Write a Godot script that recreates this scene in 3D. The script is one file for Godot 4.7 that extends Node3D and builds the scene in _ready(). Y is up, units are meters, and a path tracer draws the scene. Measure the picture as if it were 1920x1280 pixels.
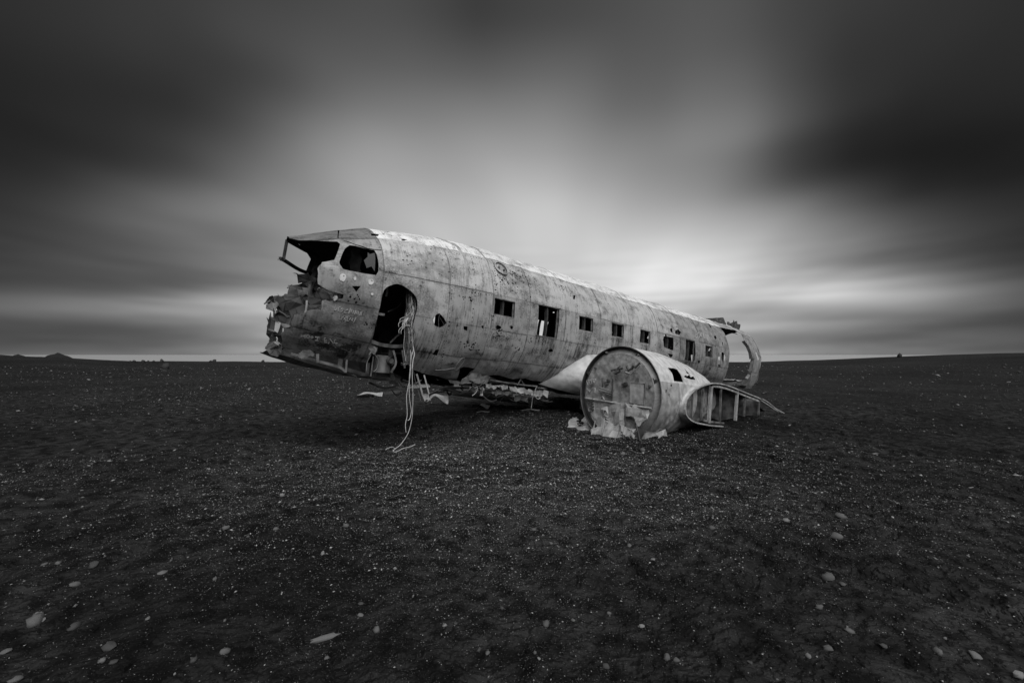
extends Node3D
# A wrecked twin-engined transport aircraft on a black sand plain under a heavy sky (the photograph is monochrome).
# Aircraft parts are measured along the fuselage: x aft, y up, z towards the port side; the aircraft node turns, pitches and scales them.
const SIZE := 1.2
const EYE := 1.5
const WINDOWS := [[-0.21, 0.21, -4.156, 5.742], [0.745, 1.255, -13.225, 8.518], [1.8, 2.2, -3.367, 6.885], [2.8, 3.2, -3.173, 7.487], [3.8, 4.2, -3.957, 7.116], [5.785, 6.255, -13.497, 7.907], [6.82, 7.22, -5.081, 5.969]]
const HOLES := [
	[-5, -96, -5, 276, -2.75, 276, -2.7, 215, -2.35, 185, -2.3, 150, -2.3, 138, -2.6, 112, -2.89, 90, -2.97, 72, -3, 56, -2.925, 47.1, -2.845, 45.6, -2.764, 43.9, -2.683, 41.4, -2.6, 39.4, -2.535, 37.8, -2.51, 34, -2.6, 14, -2.733, 10.417, -2.747, 7.531, -2.764, 6.173, -2.78, 3.181, -2.768, -0.677, -2.767, -3.388, -2.756, -6.037, -2.726, -6.755, -2.699, -7.499, -2.671, -8.01, -2.647, -8.357, -2.617, -8.91, -2.586, -9.075, -2.545, -9.114, -2.507, -9.287, -2.461, -9.439, -2.466, -10.256, -2.463, -11.451, -2.476, -12.146, -2.527, -12.649, -2.547, -13.84, -2.581, -14.873, -2.614, -15.076, -2.64, -14.735, -2.684, -15.331, -2.681, -17.987, -2.674, -19.572, -2.675, -21.502, -2.711, -21.293, -2.737, -22.071, -2.77, -22.323, -2.802, -23.503, -2.822, -24.74, -2.845, -26.487, -2.875, -27.338, -2.906, -27.954, -2.935, -28.976, -2.935, -31.235, -2.942, -32.709, -2.946, -35.146, -2.927, -37.205, -2.91, -39.346, -2.894, -42.322, -2.908, -42.015, -2.936, -41.975, -2.948, -41.76, -2.967, -43.425, -2.993, -44.593, -3.006, -46.612, -2.99, -48.883, -2.971, -52.084, -2.956, -54.513, -2.962, -57.703, -2.949, -59.774, -2.95, -63.396, -2.98, -60, -3.02, -70, -3.05, -80, -3.05, -96],
	[-2.949, -63.753, -2.919, -62.591, -2.897, -60.891, -2.859, -61.339, -2.825, -60.257, -2.811, -59.146, -2.787, -57.62, -2.725, -57.725, -2.657, -58.179, -2.596, -58.868, -2.553, -57.502, -2.501, -56.775, -2.455, -55.924, -2.411, -55.652, -2.37, -55.634, -2.323, -56.129, -2.276, -56.284, -2.233, -56.637, -2.191, -56.672, -2.147, -56.864, -2.094, -55.156, -2.051, -55.836, -2.026, -55.432, -1.968, -56.058, -1.934, -56.203, -1.931, -54.556, -1.942, -52.652, -1.947, -50.836, -1.94, -49.407, -1.943, -47.256, -1.93, -45.665, -1.921, -45.08, -1.93, -42.929, -1.92, -42.086, -1.922, -41.369, -1.92, -40.393, -1.922, -38.885, -1.959, -37.997, -1.979, -35.65, -2.011, -34.836, -2.018, -28.179, -2.023, -25.269, -2.027, -21.283, -2.028, -17.621, -2.026, -14.656, -2.023, -11.937, -2.019, -9.489, -2.015, -7.279, -2.011, -5.323, -2.003, -3.711, -1.989, -2.526, -1.972, -1.652, -1.949, -0.897, -1.919, -0.171, -1.884, 0.54, -1.846, 1.138, -1.811, 1.32, -1.776, 1.173, -1.74, 0.794, -1.699, 0.21, -1.656, -0.397, -1.618, -1.159, -1.586, -2.033, -1.558, -3.043, -1.537, -4.202, -1.525, -5.566, -1.518, -7.08, -1.514, -8.576, -1.511, -9.838, -1.511, -11.066, -1.513, -12.728, -1.518, -15.043, -1.524, -17.841, -1.527, -21.018, -1.527, -24.787, -1.522, -29.051, -1.511, -33.163, -1.497, -36.774, -1.479, -40.174, -1.451, -43.619, -1.406, -47.5, -1.349, -51.556, -1.296, -54.898, -1.265, -56.564, -1.245, -57.044, -1.209, -57.517, -1.141, -58.444, -1.055, -59.392, -0.964, -60.402, -0.86, -61.609, -0.752, -62.777, -0.673, -63.628, -0.36, -66.5, 0.3, -67, 1.55, -66, 1.6, -80, 1.5, -130, -0.3, -130, -0.36, -80, -1.2, -80, -2.2, -78, -2.9, -74],
	[-0.21, -4.156, 0.21, -4.156, 0.21, 5.742, -0.21, 5.742],
	[0.745, -13.225, 1.255, -13.225, 1.255, 8.518, 0.745, 8.518],
	[1.8, -3.367, 2.2, -3.367, 2.2, 6.885, 1.8, 6.885],
	[2.8, -3.173, 3.2, -3.173, 3.2, 7.487, 2.8, 7.487],
	[3.8, -3.957, 4.2, -3.957, 4.2, 7.116, 3.8, 7.116],
	[5.785, -13.497, 6.255, -13.497, 6.255, 7.907, 5.785, 7.907],
	[6.82, -5.081, 7.22, -5.081, 7.22, 5.969, 6.82, 5.969],
	[4.785, 7.355, 4.858, 8.326, 4.898, 5.761, 5.184, 6.17, 5.201, -5.254, 5.081, -5.234, 4.795, -3.965, 4.734, 1.838],
	[-2.431, 30.093, -2.423, 30.683, -2.41, 31.421, -2.378, 31.518, -2.31, 30.479, -2.219, 29.043, -2.148, 27.911, -2.12, 27.601, -2.114, 27.451, -2.111, 26.317, -2.102, 23.617, -2.093, 20.198, -2.087, 16.971, -2.085, 13.947, -2.087, 11.041, -2.09, 8.771, -2.094, 7.336, -2.1, 6.412, -2.108, 5.705, -2.109, 5.121, -2.111, 4.742, -2.147, 4.544, -2.244, 4.574, -2.369, 4.87, -2.462, 5.292, -2.497, 5.529, -2.505, 5.734, -2.51, 6.223, -2.523, 7.229, -2.534, 8.567, -2.541, 9.927, -2.545, 10.905, -2.546, 11.869, -2.541, 13.685, -2.527, 17.305, -2.504, 22.023, -2.481, 26.009, -2.461, 28.219, -2.443, 29.384],
	[-1.239, -14.688, -1.205, -11.1, -1.159, -9.789, -1.078, -12.179, -1.021, -14.829, -1.053, -17.148, -1.115, -18.655, -1.197, -17.837],
	[-1.06, -34.769, -1.002, -34.324, -0.989, -39.776, -1.072, -39.454],
	[-2.385, -3.925, -2.282, -3.093, -2.328, -6.696],
	[-0.726, -15.042, -0.65, -14.928, -0.643, -17.788, -0.703, -17.42],
	[-0.126, -10.659, -0.05, -10.923, -0.021, -12.216, -0.109, -13.843, -0.14, -12.185],
	[0.152, -9.385, 0.211, -9.778, 0.209, -11.638, 0.163, -11.526],
	[1.127, -22.923, 1.196, -21.672, 1.252, -23.247, 1.2, -24.904, 1.14, -24.251],
	[-0.405, -13.057, -0.367, -12.47, -0.356, -14.573, -0.387, -14.397],
	[1.71, 25.712, 1.771, 25.771, 1.723, 21.279, 1.679, 21.401],
	[-0.313, -69.785, -0.489, -49.378, -0.433, -47.807, -0.228, -47.839, -0.255, -54.032, -0.166, -71.254],
	[0.131, -54.765, 0.216, -52.808, 0.472, -54.544, 0.7, -57.569, 0.965, -54.484, 1.215, -57.642, 1.499, -58.128, 1.676, -63.77, 1.177, -66.781, 0.806, -64.059, 0.549, -63.355],
	[5.058, 14.925, 5.204, 17.851, 5.182, 11.348, 5.088, 11.999],
	[5.326, 14.757, 5.477, 17.725, 5.577, 14.414, 5.477, 10.646, 5.306, 11.48],
	[7.495, 23.267, 7.592, 23.107, 7.603, 19.236, 7.476, 16.958, 7.41, 19.572],
	[7.88, 15.558, 8, 15.479, 7.99, 10.328, 7.883, 9.798],
	[7.723, 1.37, 7.859, 2.474, 7.998, 0.166, 8.038, -2.162, 7.985, -5.78, 7.896, -7.894, 7.805, -4.05],
	[7.583, -3.115, 7.73, -2.085, 7.747, -5.987, 7.616, -6.433],
	[7.622, -11.304, 7.768, -10.816, 7.809, -14.562, 7.656, -14.406],
	[7.108, -16.883, 7.22, -15.855, 7.294, -18.92, 7.194, -20.609],
	[6.441, -11.154, 6.56, -10.136, 6.587, -13.021, 6.483, -13.998],
	[7.42, 7.54, 7.505, 8.284, 7.498, 6.599, 7.431, 6.29],
	[7.498, 42.848, 7.637, 44.327, 7.603, 37.523, 7.469, 35.339],
	[4.988, -9.414, 5.202, -9.098, 5.199, -11.815, 5.087, -12.801],
	[-2.401, 68.022, -2.381, 66.847, -2.453, 54.323, -2.502, 43.437, -2.51, 44.66, -2.456, 56.261],
	[-2.061, 52.362, -1.95, 51.769, -1.987, 47.914, -2.066, 48.885],
	[-1.663, 47.22, -1.569, 46.795, -1.634, 44.139, -1.663, 44.559],
	[-2.48, 39.187, -2.422, 37.825, -2.324, 33.114, -2.19, 29.574, -2.033, 27.853, -2.036, 26.92, -2.193, 28.555, -2.327, 31.959, -2.426, 36.501],
	[10.303, 13.226, 10.446, 13.913, 10.558, 3.421, 10.419, 1.557],
	[10.134, 22.728, 10.233, 23.316, 10.23, 17.928, 10.1, 18.1],
	[8.33, 44, 8.31, 38, 8.28, 15, 8.27, -7, 8.3, -30, 8.32, -36, 9.888, -24.901, 10.012, -18.091, 10.019, -8.439, 10.063, 0.445, 10.197, 3.529, 9.976, 2.727, 9.934, 11.477, 9.844, 21.036, 9.671, 29.184, 9.9, 46, 9.5, 50, 9, 47],
	[12.5, -96, 12.5, 100, 11.75, 96, 11.3, 80, 10.9, 62, 10.75, 48, 10.66, 20, 10.78, 5, 10.62, -10, 10.7, -25, 10.5, -38, 9.6, -44, 9.2, -58, 9.3, -96],
	[2.55, 162, 3.345, 162.5, 3.345, 181, 2.55, 181],
	[-0.2, 172, 0.2, 172, 0.2, 183, -0.2, 183],
	[8.45, 141.7, 8.576, 140.65, 8.59, 147.65, 8.478, 148],
	[7.64, 153, 7.73, 152.25, 7.74, 157.25, 7.66, 157.5],
	[10.54, 170, 10.72, 168.5, 10.74, 178.5, 10.58, 179],
	[10.59, 177.2, 10.716, 176.15, 10.73, 183.15, 10.618, 183.5],
	[11.62, 151.6, 11.728, 150.7, 11.74, 156.7, 11.644, 157],
	[3.37, 148.8, 3.424, 148.35, 3.43, 151.35, 3.382, 151.5],
	[2.88, 157.2, 2.916, 156.9, 2.92, 158.9, 2.888, 159],
	[4.87, 164.8, 4.924, 164.35, 4.93, 167.35, 4.882, 167.5],
	[6.27, 166.8, 6.324, 166.35, 6.33, 169.35, 6.282, 169.5],
	[5.88, 159.2, 5.916, 158.9, 5.92, 160.9, 5.888, 161],
	[12.5, 97, 12.5, 276, 9.2, 276, 9.3, 250, 11.2, 240, 11.9, 215, 11.7, 190, 12, 165, 11.9, 140, 11.8, 120, 11.75, 100],
]
const PITS := [[0.297, 31.855, 0.276, 5.564, 60], [0.057, 19.874, 0.303, 5.647, 45], [0.49, 24.825, 0.332, 7.398, 34], [1.474, 32.22, 0.184, 10.406, 34], [-0.54, -26.914, 0.142, 2.82, 22], [-0.411, -30.436, 0.104, 2.994, 14], [-0.042, -16.09, 0.11, 3.379, 34], [0.418, -25.997, 0.146, 2.608, 14], [0.713, -17.995, 0.336, 2.451, 10], [-2.314, -11.525, 0.064, 2.495, 9], [-2.374, -24.764, 0.101, 2.823, 10], [-2.112, -25.477, 0.095, 2.106, 8], [2.365, 28.447, 0.537, 12.57, 8], [-1.051, 38.885, 0.24, 11.409, 14], [-1.805, 52.072, 0.146, 8.677, 6], [4.884, -3.31, 1, 7.926, 10], [-1.704, 24.783, 0.239, 9.794, 10], [-0.685, 1.318, 0.156, 1.619, 8]]
const RIVET_LINES := [[-0.969, 37.356, -0.997, -0.563], [-1.023, -0.72, -0.933, -27.21], [-0.558, 38.39, -0.582, 3.78], [-0.119, 36.72, -0.185, 6.925], [-0.919, 38.03, -0.125, 39.962], [-0.69, 5.432, -0.27, 7.016], [-0.611, -0.958, -0.589, -13.832], [-0.185, 5.03, -0.213, -8.013], [1.673, 40.706, 1.62, 23.603], [1.692, -44.404, 1.873, -31.487], [1.873, -31.487, 2.146, -21.961], [-0.968, -27.419, -0.823, -50.804]]
const STROKES := [[2, -2.801, -43.251, -2.792, -45.161], [2, -2.801, -44.278, -2.757, -43.425], [2, -2.763, -42.152, -2.751, -45.226], [2, -2.733, -41.835, -2.713, -42.396, -2.71, -43.717, -2.723, -44.308, -2.741, -43.841, -2.744, -42.505, -2.733, -41.835], [2, -2.689, -41.962, -2.675, -42.293, -2.673, -43.267, -2.685, -43.632, -2.697, -43.153, -2.689, -41.962], [2, -2.653, -42.217, -2.606, -41.629], [2, -2.624, -41.856, -2.618, -44.613], [2, -2.638, -44.744, -2.602, -44.602], [2, -2.554, -41.529, -2.537, -40.89], [2, -2.554, -41.529, -2.526, -44.906], [2, -2.539, -43.264, -2.515, -42.578], [2, -2.526, -44.906, -2.505, -44.055], [2, -2.484, -45.095, -2.486, -43.383], [2, -2.491, -40.729, -2.431, -44.054], [2, -2.42, -40.266, -2.434, -41.467, -2.427, -43.148, -2.406, -43.707, -2.389, -43.039], [1, -2.531, -16.333, -2.535, -20.098, -2.519, -19.743, -2.515, -18.563], [1, -2.486, -20.197, -2.493, -17.989, -2.477, -17.398], [1, -2.46, -18.761, -2.454, -17.726, -2.443, -19.214, -2.457, -20.022], [1, -2.44, -18.378, -2.414, -18.572, -2.424, -20.375, -2.398, -20.286], [1, -2.402, -18.607, -2.387, -17.967], [1, -2.368, -20.405, -2.358, -17.082], [1, -2.346, -19.613, -2.34, -17.302], [1, -2.322, -19.836, -2.315, -17.676], [1, -2.3, -20.077, -2.292, -17.757, -2.274, -17.885, -2.284, -19.753], [1, -2.26, -19.822, -2.26, -17.586], [1, -2.238, -20.311, -2.233, -17.88, -2.22, -17.496, -2.224, -20.166], [1, -2.464, -22.431, -2.46, -25.287, -2.444, -25.443, -2.442, -24.203], [1, -2.435, -22.927, -2.43, -25.435], [1, -2.431, -23.735, -2.416, -22.883], [1, -2.404, -25.122, -2.4, -23.366, -2.385, -24.207, -2.387, -26.308], [1, -2.388, -23.398, -2.368, -22.821, -2.371, -25.414, -2.348, -25.312], [1, -2.346, -24.432, -2.33, -22.887], [1, -2.31, -25.027, -2.307, -22.633], [1, -2.288, -25.471, -2.269, -21.88], [1, -2.33, -24.237, -2.313, -24.042], [0, 6.521, 19.89, 6.363, 16.745, 6.468, 14.648, 6.323, 11.816], [0, 6.504, 13.514, 6.655, 20.05, 6.679, 13.856], [0, 6.552, 15.843, 6.686, 16.519], [0, 6.814, 21.11, 6.756, 14.717, 6.866, 15.083], [0, 6.955, 20.55, 6.908, 14.497, 6.996, 15.011], [0, 7.078, 20.604, 6.971, 13.478], [0, -0.584, -50.372, -0.6, -45.196, -0.581, -40.084, -0.541, -37.709, -0.506, -39.657, -0.497, -44.591, -0.522, -49.753, -0.545, -51.718], [0, -0.188, -12.979, -0.215, -14.519, -0.185, -16.81, -0.184, -20.812, -0.165, -25.697], [0, -1.069, -40.773, -1.042, -41.947], [0, -0.92, -52.244, -0.97, -45.853, -1.001, -33.346, -0.991, -24.869], [0, -0.885, -53.889, -0.729, -52.247, -0.569, -48.866]]
const DISCS := [[-2.503, -0.247, 0.039, 2.266], [-2.173, -0.098, 0.034, 1.588], [-2.143, -6.294, 0.016, 0.694], [-2.364, 0.036, 0.018, 1]]
const PORTHOLE := Vector2(0.015, 33.361)
const STRAP := [-0.86, 70, -0.84, 62, -0.696, 50.471, -0.699, 40.72, -0.702, 31.322, -0.719, 20.912, -0.73, 9.661]
const CARGO_EDGE := [9.888, -24.901, 10.012, -18.091, 10.019, -8.439, 10.063, 0.445, 10.197, 3.529, 9.976, 2.727, 9.934, 11.477, 9.844, 21.036, 9.671, 29.184]
const NOSE := [
	["torn_sheet", 0, 0.03, [-3.048, 0.003, 0.45, -3.041, 0.014, 0.461, -3.025, 0.013, 0.481, -3, -0.016, 0.508, -2.982, -0.027, 0.53, -2.877, -0.024, 0.664, -2.81, -0.023, 0.75, -2.801, -0.134, 0.747, -2.801, -0.204, 0.738, -2.837, -0.22, 0.689, -2.874, -0.233, 0.64, -2.859, -0.26, 0.655, -2.874, -0.306, 0.631, -2.884, -0.344, 0.612, -2.934, -0.254, 0.56, -2.985, -0.187, 0.505, -3.01, -0.132, 0.481, -3.03, -0.077, 0.462]],
	["torn_sheet", 1, 0.03, [-3.13, -0.124, 0.3, -3.108, -0.096, 0.318, -3.077, -0.075, 0.342, -3.042, -0.071, 0.368, -3.002, -0.088, 0.396, -2.959, -0.184, 0.42, -2.996, -0.173, 0.394, -3.033, -0.186, 0.366, -3.08, -0.154, 0.334]],
	["torn_sheet", 0, 0.015, [-3.067, -0.02, 0.203, -3.037, -0.023, 0.239, -3, -0.02, 0.287, -2.986, -0.059, 0.3, -3.029, -0.056, 0.246, -3.064, -0.059, 0.2]],
	["torn_sheet", 0, 0.035, [-3.039, -0.196, 0.407, -2.987, -0.186, 0.49, -2.935, -0.254, 0.561, -2.888, -0.35, 0.62, -2.921, -0.345, 0.568, -2.957, -0.343, 0.511, -2.988, -0.313, 0.468, -3.019, -0.28, 0.425, -3.038, -0.249, 0.4]],
	["torn_sheet", 0, 0.02, [-3.076, -0.305, 0.327, -3.053, -0.28, 0.357, -3.033, -0.265, 0.384, -3.017, -0.285, 0.4, -3.013, -0.356, 0.396, -3.008, -0.421, 0.394, -3.045, -0.411, 0.351, -3.071, -0.403, 0.32, -3.066, -0.36, 0.332]],
	["bracket_plate", 2, 0.006, [-3.034, -0.337, 0.505, -3.001, -0.338, 0.527, -2.981, -0.352, 0.54, -2.985, -0.415, 0.533, -2.995, -0.474, 0.522, -3.031, -0.449, 0.5]],
	["bracket_plate", 2, 0.006, [-2.975, -0.35, 0.52, -2.94, -0.36, 0.596, -2.91, -0.38, 0.66, -2.916, -0.4, 0.64, -2.945, -0.406, 0.574, -2.969, -0.371, 0.529]],
	["torn_sheet", 0, 0.02, [-3.064, -0.432, 0.36, -3.033, -0.44, 0.396, -3, -0.452, 0.434, -2.989, -0.511, 0.44, -3.001, -0.54, 0.422, -3.009, -0.578, 0.407, -3.033, -0.552, 0.383, -3.035, -0.472, 0.39]],
	["torn_sheet", 1, 0.02, [-3.062, -0.651, 0.3, -3.06, -0.609, 0.312, -3.04, -0.584, 0.354, -3.006, -0.578, 0.42, -2.987, -0.6, 0.454, -2.952, -0.609, 0.52, -2.95, -0.643, 0.516, -2.958, -0.673, 0.495, -2.977, -0.733, 0.445, -3.023, -0.712, 0.362, -3.057, -0.695, 0.301]],
	["torn_sheet", 0, 0.02, [-2.839, 0.151, 0.1, -2.807, 0.169, 0.131, -2.771, 0.177, 0.165, -2.709, 0.157, 0.22, -2.714, 0.107, 0.211, -2.718, 0.067, 0.203, -2.762, 0.056, 0.162, -2.8, 0.049, 0.126]],
	["torn_sheet", 1, 0.008, [-2.78, 0.105, 0.3, -2.72, 0.125, 0.331, -2.661, 0.123, 0.36, -2.667, 0.057, 0.354, -2.718, 0.045, 0.328, -2.772, 0.046, 0.301]],
	["torn_sheet", 0, 0.02, [-2.762, -0.035, 0.738, -2.713, -0.038, 0.786, -2.644, -0.06, 0.852, -2.631, -0.115, 0.86, -2.688, -0.134, 0.801, -2.727, -0.151, 0.761, -2.766, -0.162, 0.72]],
	["torn_sheet", 0, 0.01, [-2.592, 0.151, 0.55, -2.552, 0.127, 0.597, -2.504, 0.096, 0.653, -2.463, 0.066, 0.7, -2.461, -0.008, 0.694, -2.508, -0.003, 0.634, -2.539, 0.003, 0.597, -2.577, 0.081, 0.559]],
	["box_panel", 0, 0.004, [-2.907, -0.409, 0.634, -2.872, -0.41, 0.66, -2.869, -0.514, 0.654, -2.902, -0.507, 0.63, -2.946, -0.469, 0.6, -2.949, -0.414, 0.602]],
	["bracket_plate", 2, 0.002, [-2.99, -0.418, 0.662, -2.976, -0.417, 0.67, -2.974, -0.475, 0.668, -2.988, -0.475, 0.66]],
	["torn_sheet", 1, 0.004, [-2.979, -0.611, 0.55, -2.973, -0.611, 0.6, -2.967, -0.673, 0.6, -2.972, -0.673, 0.55]],
	["torn_sheet", 0, 0.05, [-2.992, -0.02, -0.1, -2.889, 0.031, 0.045, -2.77, 0.021, 0.203, -2.688, -0.095, 0.3, -2.747, -0.203, 0.203, -2.812, -0.268, 0.107, -2.896, -0.243, -0.003, -2.962, -0.11, -0.072]],
	["torn_sheet", 0, 0.05, [-3.018, -0.302, 0.2, -2.939, -0.24, 0.332, -2.84, -0.336, 0.471, -2.807, -0.477, 0.5, -2.856, -0.589, 0.405, -2.915, -0.608, 0.31, -2.975, -0.532, 0.229, -3.006, -0.418, 0.2]],
	["torn_sheet", 0, 0.05, [-2.739, 0.226, -0.2, -2.62, 0.246, -0.03, -2.494, 0.281, 0.156, -2.448, 0.126, 0.2, -2.443, 0.024, 0.193, -2.544, 0.02, 0.044, -2.656, 0.086, -0.104, -2.712, 0.116, -0.178]],
	["torn_sheet", 1, 0.03, [-2.985, -0.567, 0.1, -2.948, -0.519, 0.4, -2.928, -0.598, 0.5, -2.926, -0.675, 0.45, -2.952, -0.698, 0.233]],
	["torn_sheet", 0, 0.04, [-2.743, 0.339, 0.1, -2.664, 0.372, 0.211, -2.605, 0.29, 0.281, -2.549, 0.231, 0.35, -2.572, 0.162, 0.308, -2.646, 0.197, 0.211, -2.687, 0.242, 0.162]],
]
const TUBES := [
	["windshield_post", 0, 0.02, [-2.88, 0.8, 0, -2.896, 0.526, 0]],
	["windshield_sill", 0, 0.026, [-2.96, 0.515, 0.06, -2.896, 0.526, 0, -2.6, 0.5, -0.3, -2.33, 0.535, -0.6]],
	["windshield_post", 0, 0.022, [-2.27, 0.82, -0.6, -2.33, 0.535, -0.6]],
	["windshield_header", 0, 0.028, [-2.87, 0.8, -0.01, -2.55, 0.8, -0.32, -2.27, 0.82, -0.6]],
	["windshield_post", 0, 0.02, [-2.24, 0.8, -0.56, -2.31, 0.5, -0.54]],
	["control_column", 0, 0.022, [-2.465, 0.529, 0, -2.529, 0.36, 0.05, -2.56, 0.165, 0.1]],
	["pedestal_strut", 0, 0.03, [-2.621, 0.377, 0.05, -2.611, 0.212, 0.05]],
	["pedestal_strut", 0, 0.03, [-2.542, 0.338, 0.2, -2.607, 0.141, 0.25, -2.556, 0.003, 0.3]],
	["strap", 2, 0.01, [-2.823, -0.079, 0.88, -2.819, -0.148, 0.88, -2.825, -0.237, 0.88]],
	["strut", 1, 0.012, [-2.692, 0.185, 0.5, -2.691, 0.104, 0.5, -2.68, 0.031, 0.5]],
	["strut", 2, 0.007, [-2.688, 0.079, 0.8, -2.682, 0.099, 0.825, -2.68, 0.093, 0.85]],
	["strut", 2, 0.012, [-2.572, -0.029, 1.03, -2.553, 0.002, 1.037, -2.54, -0.017, 1.043, -2.573, -0.052, 1.05]],
	["bent_edge", 1, 0.012, [-3.107, -0.658, 0.5, -3.036, -0.596, 0.53, -3.029, -0.589, 0.56, -2.989, -0.613, 0.59, -2.982, -0.606, 0.62]],
	["bent_edge", 1, 0.01, [-3.098, -0.442, 0.5, -3.023, -0.457, 0.5]],
	["bent_edge", 1, 0.009, [-3.164, -0.143, 0.45, -3.103, -0.089, 0.45]],
	["bent_edge", 1, 0.008, [-2.879, 0.128, 0.25, -2.795, 0.163, 0.25, -2.718, 0.152, 0.25]],
	["bent_edge", 2, 0.006, [-3.048, -0.532, 0.66, -3.034, -0.55, 0.66, -3.037, -0.578, 0.66, -3.003, -0.602, 0.66]],
	["bent_edge", 2, 0.007, [-3.084, -0.217, 0.6, -3.074, -0.194, 0.6, -3.071, -0.25, 0.6]],
	["keel_longeron", 0, 0.022, [-2.972, -0.7, 0.52, -2.767, -0.733, 0.532, -2.552, -0.768, 0.544, -2.242, -0.825, 0.556, -1.763, -0.921, 0.568, -1.366, -0.943, 0.58]],
	["keel_longeron", 1, 0.016, [-2.851, -0.708, 0.6, -2.506, -0.777, 0.62, -2.283, -0.82, 0.64, -2.188, -0.881, 0.66]],
	["stub_frame", 1, 0.018, [-2.562, -0.682, 0.66, -2.551, -0.793, 0.66]],
	["stub_frame", 0, 0.03, [-2.266, -0.716, 0.64, -2.26, -0.838, 0.64]],
	["stub_frame", 1, 0.012, [-2.214, -0.725, 0.72, -2.212, -0.887, 0.72]],
	["stub_frame", 0, 0.025, [-1.918, -0.743, 0.7, -1.918, -0.883, 0.7]],
	["cable_end", 0, 0.012, [-2.195, -0.926, 0.55, -2.166, -1.007, 0.55, -2.15, -1.097, 0.55]],
	["cable_end", 0, 0.014, [-2.075, -0.917, 0.6, -2.022, -0.935, 0.6, -2.01, -0.99, 0.6]],
	["cable_end", 1, 0.01, [-1.957, -0.634, 0.95, -1.9, -0.704, 0.95, -1.904, -0.807, 0.95, -1.95, -0.857, 0.95]],
	["cable_end", 1, 0.01, [-1.984, -0.643, 0.9, -2.023, -0.748, 0.9, -2.019, -0.856, 0.9]],
	["cable_end", 1, 0.012, [-1.946, -0.66, 0.9, -1.952, -0.811, 0.9, -1.957, -0.914, 0.9]],
	["door_sill", 0, 0.022, [-2.023, -0.478, 0.98, -1.893, -0.505, 0.987, -1.709, -0.507, 0.993, -1.583, -0.487, 1]],
	["door_sill", 1, 0.012, [-2.004, -0.544, 1, -1.966, -0.574, 1, -1.995, -0.637, 1]],
	["door_rail", 1, 0.016, [-1.982, -0.119, 1, -1.894, -0.119, 1]],
	["door_stay", 1, 0.01, [-1.698, -0.026, 0.7, -1.546, 0.04, 0.533, -1.397, 0.107, 0.367, -1.256, 0.209, 0.2]],
	["door_stay", 1, 0.01, [-1.676, -0.45, 0.8, -1.527, -0.356, 0.65, -1.372, -0.272, 0.5]],
	["door_jamb", 1, 0.01, [-1.584, 0.293, 0.95, -1.578, 0.149, 0.95, -1.567, 0.042, 0.95]],
	["door_jamb", 1, 0.012, [-1.689, 0.312, 0.6, -1.701, 0.19, 0.6]],
	["tank_strut", 0, 0.03, [-1.71, -0.555, 0.9, -1.676, -0.793, 0.85, -1.58, -0.945, 0.8]],
	["tank_strut", 1, 0.014, [-1.705, -0.555, 0.95, -1.65, -0.719, 0.95, -1.706, -0.849, 0.95]],
	["tank_strut", 1, 0.012, [-1.59, -0.544, 0.98, -1.528, -0.78, 0.98]],
	["hanging_bracket", 2, 0.012, [-1.326, -0.846, 0.95, -1.198, -1.138, 0.95]],
	["hanging_bracket", 2, 0.01, [-1.208, -0.853, 0.95, -1.107, -1.106, 0.95]],
	["keel_longeron", 0, 0.02, [-1.408, -0.985, 0.35, -0.976, -1.027, 0.367, -0.509, -1.031, 0.383, -0.002, -1.009, 0.4]],
	["hanging_strip", 1, 0.008, [-1.356, -1.037, 0.5, -1.353, -1.067, 0.5, -0.87, -1.055, 0.5]],
	["hanging_wire", 2, 0.007, [-0.207, -0.957, 0.75, -0.172, -0.997, 0.75, -0.11, -0.986, 0.75, -0.124, -1.062, 0.75, -0.202, -1.122, 0.75]],
	["hanging_wire", 2, 0.008, [1.104, -0.921, 0.85, 1.073, -1.014, 0.85, 1.107, -1.105, 0.85, 1.175, -1.13, 0.85, 1.212, -1.092, 0.85, 1.157, -1.066, 0.85, 1.093, -1.096, 0.85]],
	["hanging_wire", 1, 0.01, [1.046, -0.997, 0.85, 1.021, -1.152, 0.85, 1.007, -1.289, 0.85]],
	["hanging_strip", 1, 0.014, [-0.044, -0.973, 0.8, -0.066, -1.082, 0.8]],
	["belly_stiffener", 1, 0.01, [0.18, -0.856, 0.7, 0.524, -0.882, 0.72, 0.939, -0.906, 0.74, 1.221, -0.911, 0.76]],
	["belly_stiffener", 1, 0.009, [0.751, -0.915, 0.74, 0.829, -0.811, 0.74]],
]
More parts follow.
